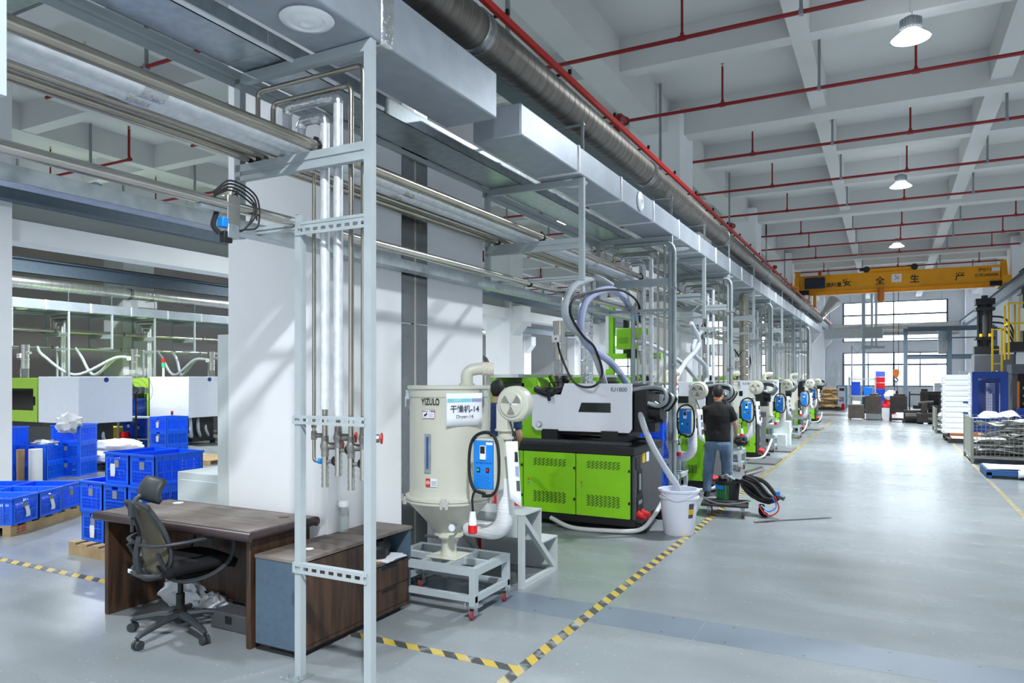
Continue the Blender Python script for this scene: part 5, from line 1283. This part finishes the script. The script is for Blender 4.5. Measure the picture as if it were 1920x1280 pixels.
for k in range(46):
    z = .2+.7*k/46+random.uniform(-.01, .01); x, y = random.uniform(1.75, 2.95), random.uniform(17.3, 18.4)
    a = random.uniform(-.5, .5); w, l = random.uniform(.5, .95), random.uniform(.35, .7); ph = random.uniform(0, 6); am = random.uniform(.01, .05); tl = random.uniform(-.08, .08)
    Mx = Matrix.Translation((min(max(x, 1.55+w/2), 3.12-w/2), min(max(y, 17.17+l/2), 18.58-l/2), z)) @ Matrix.Rotation(a*.3, 4, 'Z') @ Matrix.Rotation(tl, 4, 'Y')
    o = MB().grid(lambda u, v: tuple(Mx @ Vector(((u-.5)*w, (v-.5)*l, am*math.sin(u*6+ph)*math.cos(v*3+ph)))), 9, 5).build('scrap_sheet', 'scrap', solid=.008)
    tag(o, 'bent white offcut sheet piled in the large wire cage', 'sheet', 'scrap sheets in the wire cage')
for i, (x, y) in enumerate(((1.85, 17.6), (2.2, 17.9), (2.75, 17.5), (3.0, 18.2))):
    o = MB().grid(lambda u, v: (x-.2+.4*u, y-.2+.4*v, .93+.13*math.sin(u*PI)*math.sin(v*PI)+.02*math.sin(u*9+i)), 8, 8).build('scrap_sheet', 'paper', solid=.006)
    tag(o, 'humped white sheet on top of the scrap in the large cage, %s from the left' % ORD[i], 'sheet')
pallet((2.15, 23.1, 0), 0, 1.5, 2.0, .12, 'dark wooden pallet under the white panel stack', 'darksteel')
tag(bx(1.5, 2.85, 22.15, 22.95, .121, .135).build('white_board', 'paper'), 'white board lying on the pallet in front of the white panel stack', 'board')
tag(bx(1.5, 2.3, 23.0, 23.8, .121, .2).build('wood_board', mat('orange_board', '#a4602f', .7)), 'orange-brown wooden base under the white panel stack', 'board')
for k in range(11):
    z = .2+k*.146; o = thing('moulded_tray', 'white moulded tray in the tall stack on the right, %s from the bottom' % ORD[k], 'tray', (1.66, 23.4, z), 0, 'stacked white trays')
    s = -1 if k % 2 else 1
    bx(-.33, .33, -.36, .36, .0, .06).build('tray', 'white', o, bevel=.008)
    bx(-.31, .31, -.345, .33, .06, .143).build('rim', 'white', o, bevel=.008)
    MB().prism([(.26*math.cos(a), (.045+.09*math.sin(a)*(1 if k % 2 else .55))) for a in [PI*q/10 for q in range(11)]], -.365, -.34).build('arch', 'white', o)
    for x in (-.33, .27): bx(x, x+.06, -.375, -.3, .06, .144).build('lug', 'white', o)
    if k in (3, 5): bx(.15, .3, -.37, -.3, .1, .14).build('blue_spacer', 'bluedk', o)
tag(bx(1.75, 1.95, 23.2, 23.5, .2+11*.146, .2+11*.146+.1).build('grey_box', 'plinth', bevel=.01), 'small grey box on top of the white panel stack', 'box')
wirecage(1.32, 2.2, 25.8, 27.4, .2, .78, 'smaller grey-green wire cage beyond the white panel stack', .1)
tag(MB().blob((1.75, 26.5, .45), (.35, .55, .25), .3, 3, 7, 20, 12).build('white_scrap', 'scrap', kind='stuff'), 'pale scrap pieces heaped in the smaller wire cage', 'scrap')
def guard(x0, x1, y, z1, m, lab, hx0, hx1):
    r = thing('mesh_guard', lab, 'guard', (x0, y, 0)); W_ = x1-x0
    a, b = hx0, hx1; zb, zt = .5, z1-.2
    MB().box(0, a, 0, .03, .05, z1).box(b, W_, 0, .03, .05, z1).box(a, b, 0, .03, zt, z1).box(a, b, 0, .03, .05, zb).build('frame', m, r)
    mb = MB(); n = int((b-a)/.032)
    for i in range(n+1): q = a+(b-a)*i/n; mb.box(q-.007, q+.007, .01, .016, zb, zt)
    k = int((zt-zb)/.045)
    for i in range(k+1): q = zb+(zt-zb)*i/k; mb.box(a, b, .01, .016, q-.009, q+.009)
    mb.build('mesh_panel', m, r, smooth=0, kind='stuff')
    for x in (.0, W_-.05): bx(x, x+.05, 0, .05, 0, .05).build('foot', 'black', r)
    return r
guard(2.28, 3.2, 26.0, 1.9, 'guard', 'bright blue perforated machine guard at the right side of the aisle', .16, .72)
g2 = guard(0, 2.6, 0, 1.86, 'mwhite', 'pale perforated side guard next to the blue guard', .1, 2.5); g2.location = (2.26, 26.1, 0); g2.rotation_euler = (0, 0, PI/2)
# vertical press
pr = thing('vertical_press', 'tall dark grey vertical press behind the blue guard', 'press', (3.0, 29.2, 0))
P = 'press'
bx(-.4, .55, -.4, .5, 0, .5).build('base', P, pr); bx(-.4, -.08, -.3, .4, .5, 1.7).build('upright', P, pr); bx(.5, .7, -.3, .4, .5, 1.7).build('upright', P, pr)
bx(-.42, .75, -.42, .5, 1.55, 2.5).build('crown_block', P, pr, bevel=.02)
bx(.0, .4, -.43, -.42, 1.75, 1.9).build('name_plate', 'paper', pr)
bx(-.4, .3, -.3, .3, 2.5, 2.78).build('neck_block', 'mblack', pr)
MB().cyl((-.08, 0, 2.78), (-.08, 0, 4.25), .16, 20).build('main_cylinder', 'mgrey', pr)
for k in range(4):
    a = k*PI/2+.7; MB().cyl((-.08+.25*math.cos(a), .25*math.sin(a), 2.78), (-.08+.25*math.cos(a), .25*math.sin(a), 4.25), .045, 10).build('tie_rod', 'mblack', pr)
for z in (3.0, 4.0): bx(-.36, .2, -.28, .28, z, z+.1).build('cross_plate', 'mblack', pr)
bx(-.36, .2, -.28, .28, 4.2, 4.4).build('top_plate', 'mblack', pr); MB().cyl((-.08, 0, 4.4), (-.08, 0, 4.52), .1, 14).build('cap', 'mgrey', pr)
for q in (-.2, .06): MB().cyl((q, -.3, 3.1), (q, -.3, 3.2), .06, 12).build('yellow_marker', 'railyellow', pr)
for k in range(3): MB().tube(spline([(.1, -.1, 3.8-.2*k), (.5, -.1, 3.7-.2*k), (.75, 0, 3.2-.2*k), (.8, .1, 2.5)], 6), .03, 8).build('oil_hose', 'rubber', pr)
MB().cyl((-.35, -.5, 1.62), (.25, -.45, 1.9), .06, 10).build('pipe', 'galvdull', pr)
MB().box(.0, .5, -.55, -.42, 1.2, 1.55).cyl((-.08, -.48, 1.38), (.0, -.48, 1.38), .12, 16).build('motor', 'galvdull', pr)
p2 = thing('press_machine', 'black press with yellow hand rails at the right edge of the picture', 'press', (4.1, 28.05, 0))
bx(-.55, .6, -.4, .6, 0, .55).build('base', 'mblack', p2); bx(-.6, -.45, -.45, .5, .55, 1.85).build('upright', 'mgrey', p2); bx(.4, .6, -.45, .5, .55, 1.85).build('upright', 'mgrey', p2)
bx(-.45, .4, .1, .5, .55, 1.85).build('mould_area', 'darksteel', p2); bx(-.47, -.41, -.47, -.43, .7, 1.6).build('light_curtain', 'orange', p2, label='orange safety light curtain')
for z in (.85, 1.1, 1.35): bx(-.25, -.1, .08, .1, z, z+.07).build('label_plate', 'paper', p2)
bx(-.62, .7, -.5, .6, 1.85, 2.15).build('crown_block', P, p2); bx(-.7, .7, -.7, .6, 2.55, 2.85).build('platform', 'mblack', p2)
bx(-.3, .7, -.3, .5, 2.85, 5.2).build('tower', 'mblack', p2); bx(-.35, .7, -.35, .55, 4.4, 4.55).build('tower_band', 'mgrey', p2)
bx(-.45, -.15, -.6, -.5, 3.2, 3.9).build('display_cabinet', 'white', p2)
bx(-.5, .2, -.72, -.5, .35, .75).build('blue_bin_holder', 'guard', p2)
rl = MB()
for x in (-.72, -.45, -.1):
    for y in (-.68, .2): rl.box(x-.025, x+.025, y-.025, y+.025, 2.3 if x == -.72 else 2.85, 4.1)
rl.build('rail_posts', 'railyellow', p2, kind='stuff')
for z in (3.4, 4.05):
    MB().box(-.74, .6, -.7, -.66, z, z+.05).build('hand_rail', 'railyellow', p2); MB().box(-.74, -.70, -.7, .2, z, z+.05).build('hand_rail', 'railyellow', p2)
ld = thing('access_ladder', 'yellow access ladder with hand rails between the two presses', 'ladder', (2.95, 27.6, 0))
for x in (0, .25): bx(x, x+.05, 0, .05, 1.9, 3.3).build('stile', 'railyellow', ld)
for z in (2.15, 2.6, 3.25): bx(.05, .25, .01, .04, z, z+.04).build('rung', 'railyellow', ld)
MB().box(.1, .2, .05, .13, 0, 1.9).build('support_post', 'mblack', ld)
MB().box(.0, .3, .0, .3, 1.87, 1.92).build('landing', 'mblack', ld)
# ------------------------------------------------------------------ overhead crane
ck = thing('overhead_crane', 'yellow overhead travelling crane spanning the far end of the aisle', 'crane', (0, 31.9, 5.08))
MB().box(-3.2, 3.65, -.22, .22, .12, .78).box(-3.2, 3.65, -.28, .28, .1, .125).box(-3.2, 3.65, -.25, .25, .77, .79).build('girder', 'yellow', ck)
bx(-2.9, 3.5, -.1, .1, .0, .1).build('lower_flange', 'yellow', ck)
for x in (-3.32, 3.78):
    bx(x-.14, x+.14, -1.0, 1.0, .02, .32).build('end_carriage', 'yellow', ck, bevel=.02)
    MB().prism([(-.3, .32), (.3, .32), (.12, 1.0), (-.12, .8)], x-.1, x+.1, 'yz').build('end_bracket', 'yellow', ck)
    for y in (-.8, .8): MB().cyl((x-.05, y, .06), (x+.05, y, .06), .11, 16).build('travel_wheel', 'darksteel', ck)
    MB().cyl((x+(.14 if x < 0 else -.14), -.75, .05), (x+(.5 if x < 0 else -.5), -.75, .05), .1, 14).build('travel_motor', 'mblack', ck)
bx(-3.0, -2.25, -.5, -.24, .25, .68).build('control_cabinet', mat('cabinet_navy', '#1b2436', .5), ck, bevel=.02)
MB().cyl((-2.45, -.3, .79), (-2.45, -.3, .92), .06, 12).build('beacon', 'redprint', ck, label='red beacon')
bx(-2.9, -2.85, -.1, .1, -.3, .1).build('drop_post', 'yellow', ck) ; bx(-2.72, -2.6, -.15, .0, -.5, .02).build('collector_mast', 'yellow', ck)
MB().box(-.8, 1.0, -.3, .3, .8, .92).build('trolley', 'yellow', ck)
for x in (-.75, .9): MB().cyl((x, -.32, .9), (x, .32, .9), .12, 16).cyl((x-.25, -.2, .92), (x, -.2, .92), .07, 12).build('trolley_drive', 'darksteel', ck)
MB().cyl((-.25, -.31, .15), (-.25, -.31, -.3), .12, 16).blob((-.25, -.31, -.3), (.12, .12, .12), 0).build('chain_bag', 'orange', ck, label='orange chain bag')
def XY(px, Y=31.68):
    k = (px-960)/1346; S_, C_ = math.sin(YAW), math.cos(YAW); return Y*(k*C_-S_)/(k*S_+C_)
for ch, px in zip('安全生产', (1588, 1650, 1715, 1800)): text(ch, .33, (XY(px), -.222, .42), (PI/2, 0, 0), 'inkblack', ck, bold=.006)
text('百源起重', .2, (XY(1558), -.222, .36), (PI/2, 0, 0), 'inkblack', ck, bold=.004)
text('跨度7.5m', .13, (XY(1850), -.222, .63), (PI/2, 0, 0), 'inkblack', ck, bold=.002); text('编号240000B', .13, (XY(1850), -.222, .43), (PI/2, 0, 0), 'inkblack', ck, bold=.002)
bx(XY(1867)-.13, XY(1867)+.13, -.224, -.22, .56, .7).build('data_plate', 'paper', ck)
sp_ = bx(XY(1681)-.17, XY(1681)+.17, -.226, -.22, .35, .67).build('load_sign', 'paper', ck); text('5t', .24, (XY(1681)+.01, -.228, .53), (PI/2, 0, 0), 'redprint', ck, sx=.8)
hk = thing('crane_hook', 'orange crane hook block hanging on two chains in the far aisle', 'hook', (XY(1680), 31.9, 1.62))
for x in (-.09, .09):
    MB().cyl((x, 0, .35), (x, 0, 3.55), .012, 6).build('chain', 'darksteel', hk)
MB().prism([(-.03, .06), (.03, .06), (.1, .2), (.12, .32), (.08, .42), (-.08, .42), (-.12, .32), (-.1, .2)], -.05, .05).build('hook_block', 'orange', hk, bevel=.02)
MB().tube(spline([(0, 0, .2), (0, 0, .08), (.07, 0, 0), (.0, 0, -.07), (-.06, 0, 0)], 6), .022, 8).build('hook', 'darksteel', hk)
for x in (-.06, .06): MB().cyl((x*.3, 0, -.05), (x*1.6, 0, -.75), .014, 6).build('sling', 'mgrey', hk)
# ------------------------------------------------------------------ far end of the aisle
fr_ = thing('steel_platform', 'grey steel portal frame in front of the far windows', 'frame', (0, 40, 0))
for x in (.76, 2.6, 4.4):
    MB().box(x-.09, x+.09, -.09, -.07, 0, 4.1).box(x-.09, x+.09, .07, .09, 0, 4.1).box(x-.012, x+.012, -.07, .07, 0, 4.1).build('column_post', 'ibeam', fr_)
for z in (3.95, 2.6):
    MB().box(.85, 4.4, -.06, .06, z, z+.02).box(.85, 4.4, -.06, .06, z+.2, z+.22).box(.85, 4.4, -.01, .01, z, z+.22).build('cross_beam', 'ibeam', fr_)
bx(2.15, 2.5, .2, .5, 2.85, 4.0).build('hung_duct', 'galvdull', fr_); bx(.85, 4.4, .5, .55, 3.6, 3.66).build('cross_rail', 'ibeam', fr_)
tw = thing('lattice_tower', 'slender lattice tower standing behind the shelf at the far end', 'tower', (-1.35, 40.3, 0))
for x in (-.28, .25):
    for y in (-.25, .25): bx(x-.02, x+.02, y-.02, y+.02, 0, 3.3).build('leg', 'greyrod', tw)
for k in range(3):
    z = 1.2+.7*k; MB().bar((-.28, -.25, z), (.25, -.25, z+.7), .02, .02).bar((.25, -.25, z), (-.28, -.25, z+.7), .02, .02).build('brace', 'greyrod', tw)
bx(.2, .34, -.32, -.25, 0, 3.3).build('front_post', 'ibeam', tw)
sh = thing('storage_shelf', 'grey steel shelf holding blue bins at the far end', 'shelf', (-1.1, 39.2, 0))
for x in (-.6, .55):
    for y in (-.3, .3): bx(x-.03, x+.03, y-.03, y+.03, 0, 1.75).build('upright', 'plinth', sh)
for z in (.1, .78, 1.6): bx(-.6, .55, -.33, .33, z, z+.06).build('shelf_board', 'plinth', sh)
tag(bx(-1.05, -.68, 38.95, 39.45, .84, 1.25).build('blue_bin', 'crate', bevel=.02), 'bright blue bin on the right of the far grey shelf', 'bin')
tag(bx(-1.6, -1.2, 38.95, 39.45, .84, 1.5).build('blue_bin', 'crated', bevel=.02), 'navy blue bin on the left of the far grey shelf', 'bin')
tag(bx(-1.55, -1.2, 38.95, 39.4, .16, .55).build('white_box', 'white', bevel=.01), 'white box on the bottom of the far grey shelf', 'box')
sb3 = thing('steel_block', 'low brown steel block on wood beams in the far aisle, left one', 'block', (-1.13, 32.4, 0)); bx(-.3, .28, -.4, .4, .08, .62).build('block', 'brownsteel', sb3, bevel=.01); bx(-.3, -.22, -.4, .4, 0, .08).build('skid', 'wood_pallet', sb3); bx(.2, .28, -.4, .4, 0, .08).build('skid', 'wood_pallet', sb3)
sb4 = thing('steel_block', 'taller brown steel block on a grey base, right of the low block', 'block', (-.55, 33.0, 0)); bx(-.28, .3, -.4, .4, .25, .98).build('block', 'brownsteel', sb4, bevel=.01); bx(-.25, .3, -.45, .4, .03, .25).build('base_box', 'plinth', sb4); bx(-.25, .3, -.4, .4, 0, .03).build('skid', 'wood_pallet', sb4)
MB().blob((.05, 0, .98), (.2, .25, .1), .3, 3, 4).build('black_rag', 'rubber', sb4)
st_ = thing('sign_stand', 'small stand with a white sheet beside the brown blocks', 'stand', (-.08, 32.4, 0)); bx(-.14, .14, -.02, 0, .1, .5).build('sheet', 'paper', st_); bx(-.16, -.12, 0, .03, 0, .55).build('leg', 'mgrey', st_); bx(.12, .16, 0, .03, 0, .55).build('leg', 'mgrey', st_)
for k in range(4):
    tag(bx(-.62, -.2, 39.7, 40.2, .29*k, .29*k+.28).build('stacked_crate', 'crated', bevel=.015), 'navy crate in the front far stack, %s from the bottom' % ORD[k], 'crate', 'far crate stacks')
for k in range(7):
    m_ = 'crated' if k < 4 else ('redplastic' if k < 6 else 'paleblue')
    tag(bx(-.55, -.13, 40.35, 40.85, .29*k, .29*k+.28).build('stacked_crate', m_, bevel=.015), '%s crate in the tall far stack by the window, %s from the bottom' % ({'crated': 'navy', 'redplastic': 'red', 'paleblue': 'pale blue'}[m_], ORD[k]), 'crate', 'far crate stacks')
pallet((-2.75, 41.4, 0), 0, 1.2, 1.1, .12, 'pallet under the brown paper sacks at the far end', 'darksteel')
random.seed(9)
for k in range(8):
    tag(MB().blob((-2.75+random.uniform(-.1, .1), 41.2+random.uniform(-.1, .1), .2+.125*k), (.52-.02*k, .4, .105), .3, 2.5, k, 20, 10).build('paper_sack', 'kraft'), 'brown paper sack in the far heap, %s from the bottom' % ORD[k], 'sack', 'brown paper sacks')
tag(MB().blob((-2.6, 41.9, 1.9), (.32, .2, .65), .2, 2, 2, 20, 14).cyl((-2.6, 41.9, 2.4), (-2.6, 41.9, 7.15), .01, 6).build('hanging_bag', 'clear'), 'large clear bag hanging above the brown paper sacks', 'bag')
cb = thing('control_cabinet', 'pale blue and white control cabinet by the far wall', 'cabinet', (-2.3, 44.2, 0)); bx(-.27, .27, 0, .5, 0, 1.25).build('carcass', mat('cab_blue', '#6aa2c0', .5), cb); bx(-.19, .2, -.01, 0, .05, 1.2).build('door', 'mwhite', cb); bx(-.12, .14, -.015, -.01, .95, 1.12).build('screen', 'mgrey', cb); bx(-.12, .12, -.013, -.01, .35, .62).build('notice', 'lilac', cb)
tag(MB().lathe([(0, 0), (.09, 0), (.09, .3), (.04, .36), (0, .37)], (-2.1, 41.6, 0), 14).build('red_extinguisher', 'redplastic'), 'small red fire extinguisher beside the paper sacks', 'extinguisher')
# heap of dark steel parts as single machines
def darkpart(x, y, boxes, cyls, lab, nm):
    r = thing(nm, lab, 'machine part', (x, y, 0))
    for b in boxes: bx(*b).build('block', 'darksteel', r, bevel=.01)
    for c in cyls: MB().cyl(c[0], c[1], c[2], 14).build('shaft', 'darksteel', r)
    return r
darkpart(.35, 32.0, [(-.28, .3, -.3, .3, .42, 1.0), (-.28, -.22, -.3, .3, 0, .42), (.24, .3, -.3, .3, 0, .42), (-.28, .3, -.3, .3, .36, .42), (-.25, .25, -.2, .2, .05, .12), (-.15, .25, -.2, .2, 1.0, 1.08)], [((-.05, 0, 1.08), (-.05, 0, 1.2), .05)], 'dark oily steel unit on a frame under the crane hook', 'steel_unit')
darkpart(.78, 31.4, [(-.25, .35, -.3, .3, .12, .48), (-.3, .4, -.35, .35, 0, .12)], [((-.2, -.35, .22), (.2, -.35, .22), .16), ((.3, -.2, .4), (.45, -.2, .6), .06)], 'dark gearbox-like steel lump in the middle of the scrap metal', 'gearbox')
darkpart(1.2, 30.8, [(-.25, .3, -.25, .25, .05, .4), (-.1, .1, -.1, .1, .4, .75), (.12, .3, -.2, .2, 0, .25)], [((-.2, 0, .75), (.3, 0, .8), .07), ((.1, -.3, .15), (.35, -.3, .15), .12)], 'dark steel machine part at the right end of the scrap metal', 'machine_part')
darkpart(1.3, 33.4, [(-.55, -.5, -.1, .1, 0, 1.15), (.5, .55, -.1, .1, 0, 1.15), (-.5, .5, -.06, .06, 1.0, 1.06), (-.15, .15, -.2, .2, .5, 1.15), (-.4, .45, -.2, .2, .45, .6)], [((0, 0, 1.1), (0, 0, 1.25), .12)], 'dark steel frame with a round headed spindle behind the scrap', 'spindle_frame')
tag(bx(1.7, 2.3, 34.5, 35.1, 0, 1.5).build('white_cabinet', 'white', bevel=.02), 'plain white cabinet behind the dark steel parts', 'cabinet')
tag(bx(1.45, 1.9, 33.8, 34.2, 0, 1.15).build('dark_cabinet', 'mblack', bevel=.01), 'black cabinet in front of the plain white cabinet', 'cabinet')
tag(MB().blob((.1, 38.5, .35), (.35, .3, .4), .3, 3, 6).build('red_sack', 'redplastic'), 'red sack beside the far crate stacks', 'bag')
tag(MB().blob((.15, 38.4, .85), (.3, .3, .25), .3, 3, 2).build('white_sack', 'bagw'), 'white bag lying on the red sack near the window', 'bag')
tag(MB().cyl((-2.9, 48.2, 4.55), (3.6, 48.2, 4.55), .38, 28).build('far_duct', 'stainless'), 'large silver duct crossing in front of the far windows', 'duct')
fd = bpy.data.objects['far_duct']
for x in (-2.4, 0, 2.4): MB().cyl((x, 0, .7), (x, 0, 3), .012, 6).build('hanger', 'greyrod', fd)
for i, (x, r_) in enumerate(((-1.15, .1), (-.75, .06), (-.55, .06))):
    tag(MB().tube(arc([(x, 42.4, 6.59), (x, 42.4, 3.3), (x+.4, 42.4, 3.3)], .15, 5), r_, 10).build('drop_pipe', 'frame'), 'vertical white pipe near the far window, %s from the left' % ORD[i], 'pipe')
# ------------------------------------------------------------------ people
def person(label, loc, rz, shirt, trousers, arm='work', H=1.68):
    r = thing('person', label, 'person', loc, rz)
    k = H/1.7
    def V(x, y, z): return (x*k, y*k, z*k)
    def el(x, y, z, rx, ry, n=18): return [V(x+rx*math.cos(2*PI*i/n), y+ry*math.sin(2*PI*i/n), z) for i in range(n)]
    def remesh(o, vox, it=6):
        m = o.modifiers.new('merge', 'REMESH'); m.mode = 'VOXEL'; m.voxel_size = vox; m.use_smooth_shade = True
        s = o.modifiers.new('smooth', 'SMOOTH'); s.iterations = it; s.factor = .5
    L_sh, R_sh = (-.175, 0, 1.335), (.175, 0, 1.335)
    if arm == 'work':
        R = [R_sh, (.25, .05, 1.12), (.27, .2, .93)]; L = [L_sh, (-.235, .08, 1.1), (-.12, .28, .98)]
    else:
        R = [R_sh, (.25, .02, 1.1), (.18, .24, 1.0)]; L = [L_sh, (-.25, .02, 1.1), (-.18, .24, 1.0)]
    def limb(mb, pts, rad, n=12, seg=5):
        sp = spline([V(*p) for p in pts], seg); m = len(sp)
        rs = [k*(rad[0]+(rad[-1]-rad[0])*i/(m-1)) for i in range(m)]; mb.tube(sp, rs, n)
    b = MB()
    # head (tilted a little forward), neck, torso core
    hc = (0, .045, 1.60)
    rings = []
    for i in range(13):
        t = -1+2*i/12; w = math.sqrt(max(0.001, 1-t*t))
        jaw = .9 if t < -.3 else 1
        rings.append(el(0, hc[1]+.012*(t < -.3), hc[2]+.112*t, .075*w*jaw+.002, .093*w+.002))
    b.loft(rings)
    b.cyl(V(0, .02, 1.36), V(0, .03, 1.53), .054*k, 14)
    b.loft([el(0, 0, .88, .15, .10), el(0, 0, 1.05, .14, .095), el(0, .0, 1.3, .17, .1), el(0, .01, 1.42, .1, .07)])
    for sx in (-1, 1):
        b.blob(V(sx*.076, .045, 1.595), (.012*k, .02*k, .03*k), 0, nu=10, nv=8)
        b.blob(V(sx*.03, .128, 1.615), (.012*k, .008*k, .008*k), 0, nu=8, nv=6)
    b.prism([(V(0, .13, 0)[1], V(0, 0, 1.62)[2]), (V(0, .155, 0)[1], V(0, 0, 1.575)[2]), (V(0, .12, 0)[1], V(0, 0, 1.565)[2])], -.013*k, .013*k, 'yz')
    b.box(-.022*k, .022*k, .118*k, .132*k, 1.535*k, 1.547*k)
    for A in (L, R):
        limb(b, A, (.046, .03))
        w = Vector(A[2]); d = (w-Vector(A[1])).normalized(); a = Vector((1, 0, 0)); a = (a-d*a.dot(d)).normalized(); up = d.cross(a)
        if arm == 'x': pass
        pl = [w+d*.0, w+d*.045, w+d*.085]
        b.tube([V(*p) for p in pl], [.028*k, .036*k, .032*k], 10, sq=.6)
        sgn = 1 if A is R else -1
        for f in range(4):
            o = a*(-.027+.018*f); ln = (.06, .07, .066, .05)[f]
            cu = up*(-.03 if up.z > 0 else .03)
            b.tube([V(*(w+d*.08+o)), V(*(w+d*(.08+ln*.5)+o*1.05+cu*.35)), V(*(w+d*(.08+ln*.9)+o+cu))], [.0095*k, .009*k, .008*k], 8)
        th = a*(-sgn*.032); b.tube([V(*(w+d*.02+th*.6)), V(*(w+d*.05+th*1.35)), V(*(w+d*.085+th*1.3))], [.012*k, .011*k, .009*k], 8)
    legs = (((-.095, 0, .88), (-.135, .03, .47), (-.165, .0, .07)), ((.095, 0, .88), (.13, .05, .47), (.125, .12, .07)))
    for lg in legs: limb(b, lg, (.075, .036))
    o = b.build('body', 'skin', r); remesh(o, .011, 3)
    # glove on the right hand
    w = Vector(R[2]); d = (w-Vector(R[1])).normalized()
    # t-shirt
    t = MB(); t.loft([el(0, .0, .84, .185, .125), el(0, .0, .95, .178, .12), el(0, 0, 1.1, .185, .118), el(0, -.005, 1.25, .2, .122), el(0, 0, 1.32, .195, .112), el(0, .003, 1.375, .16, .095), el(0, .008, 1.415, .11, .08), el(0, .015, 1.455, .07, .066)])
    for A in (L, R):
        P0, P1 = Vector(A[0]), Vector(A[1]); m = P0+(P1-P0)*.78; t.tube([V(*(P0+Vector((-.05 if A is R else .05, 0, .01)))), V(*P0), V(*(P0+(P1-P0)*.35)), V(*m)], [.06*k, .072*k, .074*k, .07*k], 14)
    o = t.build('t_shirt', shirt, r); remesh(o, .014, 5)
    tx_ = bpy.data.textures.get('cloth') or bpy.data.textures.new('cloth', 'CLOUDS'); tx_.noise_scale = .12
    dm = o.modifiers.new('folds', 'DISPLACE'); dm.texture = tx_; dm.strength = .022; dm.mid_level = .5
    j = MB(); j.loft([el(0, 0, .90, .165, .11), el(0, -.005, .80, .178, .125), el(0, 0, .72, .17, .115)])
    for lg in legs:
        q = [Vector(lg[0])+Vector((0, 0, -.06)), Vector(lg[1]), Vector(lg[2])]
        sp = spline([V(*p) for p in q], 6); m = len(sp); j.tube(sp, [k*(.1-.035*i/(m-1)) for i in range(m)], 14)
    o = j.build('jeans', trousers, r); remesh(o, .015, 4)
    dm = o.modifiers.new('folds', 'DISPLACE'); dm.texture = tx_; dm.strength = .03; dm.mid_level = .5
    for lg in legs:
        x, y, z = lg[2]; s_ = MB(); s_.loft([[V(x+sx_*.045*c, y+.05+.14*s, zz) for c, s in [(math.cos(2*PI*i/16), math.sin(2*PI*i/16)) for i in range(16)]] for zz, sx_ in ((0, 1), (.03, 1.02), (.06, .85), (.085, .6))]); s_.build('shoe', 'shoe', r)
    # hair cap
    h = MB(); rr = []
    for i in range(14):
        tt = -.72+1.715*i/13; w_ = math.sqrt(max(.0005, 1-tt*tt)); rg = []
        for q in range(24):
            a_ = 2*PI*q/24; sn = math.sin(a_)
            lim = min(1, max(0, (tt+.1)/.45))          # the front and the sides over the ears start higher than the nape
            side = min(1, max(.0, (tt+.42)/.3)) if abs(math.cos(a_)) > .75 else 1
            fy = .096*w_*sn if sn < 0 else .09*w_*sn*(.15+.85*lim)
            rg.append(V(.0805*w_*math.cos(a_)*(.86+.14*side), hc[1]-.008+fy, hc[2]+.006+.114*tt))
        rr.append(rg)
    h.loft(rr); h.build('hair', 'hair', r, smooth=60)
    return r, V, R
p1, V1, R1 = person('man in black t-shirt and faded jeans standing with his back to the camera', (-2.2, 10.68, 0), .2, 'tee', 'jeans', 'work', 1.62)
w = Vector(V1(*R1[2])); d = (w-Vector(V1(*R1[1]))).normalized()
MB().tube([w-d*.02, w+d*.02, w+d*.06, w+d*.1], [.036, .038, .043, .03], 12, sq=.75).build('work_glove', 'glove', p1, label='white work glove')
MB().tube([(.062*math.cos(q*PI/10), .02+.058*math.sin(q*PI/10), 1.435+.012*math.sin(q*PI/10)) for q in range(21)], .006, 6).build('lanyard', 'orange', p1, label='orange lanyard')
tag(MB().box(-1.98, -1.85, 10.84, 11.04, .8, .86).blob((-1.92, 10.92, .8), (.1, .12, .07), .3, 3, 4).build('black_pouch', 'rubber'), 'black cloth pouch held in the man\'s gloved right hand', 'pouch')
person('worker with black hair and navy shirt standing behind the first dryer', (-3.86, 7.0, 0), .25, 'navy', 'mblack', 'hold', 1.71)
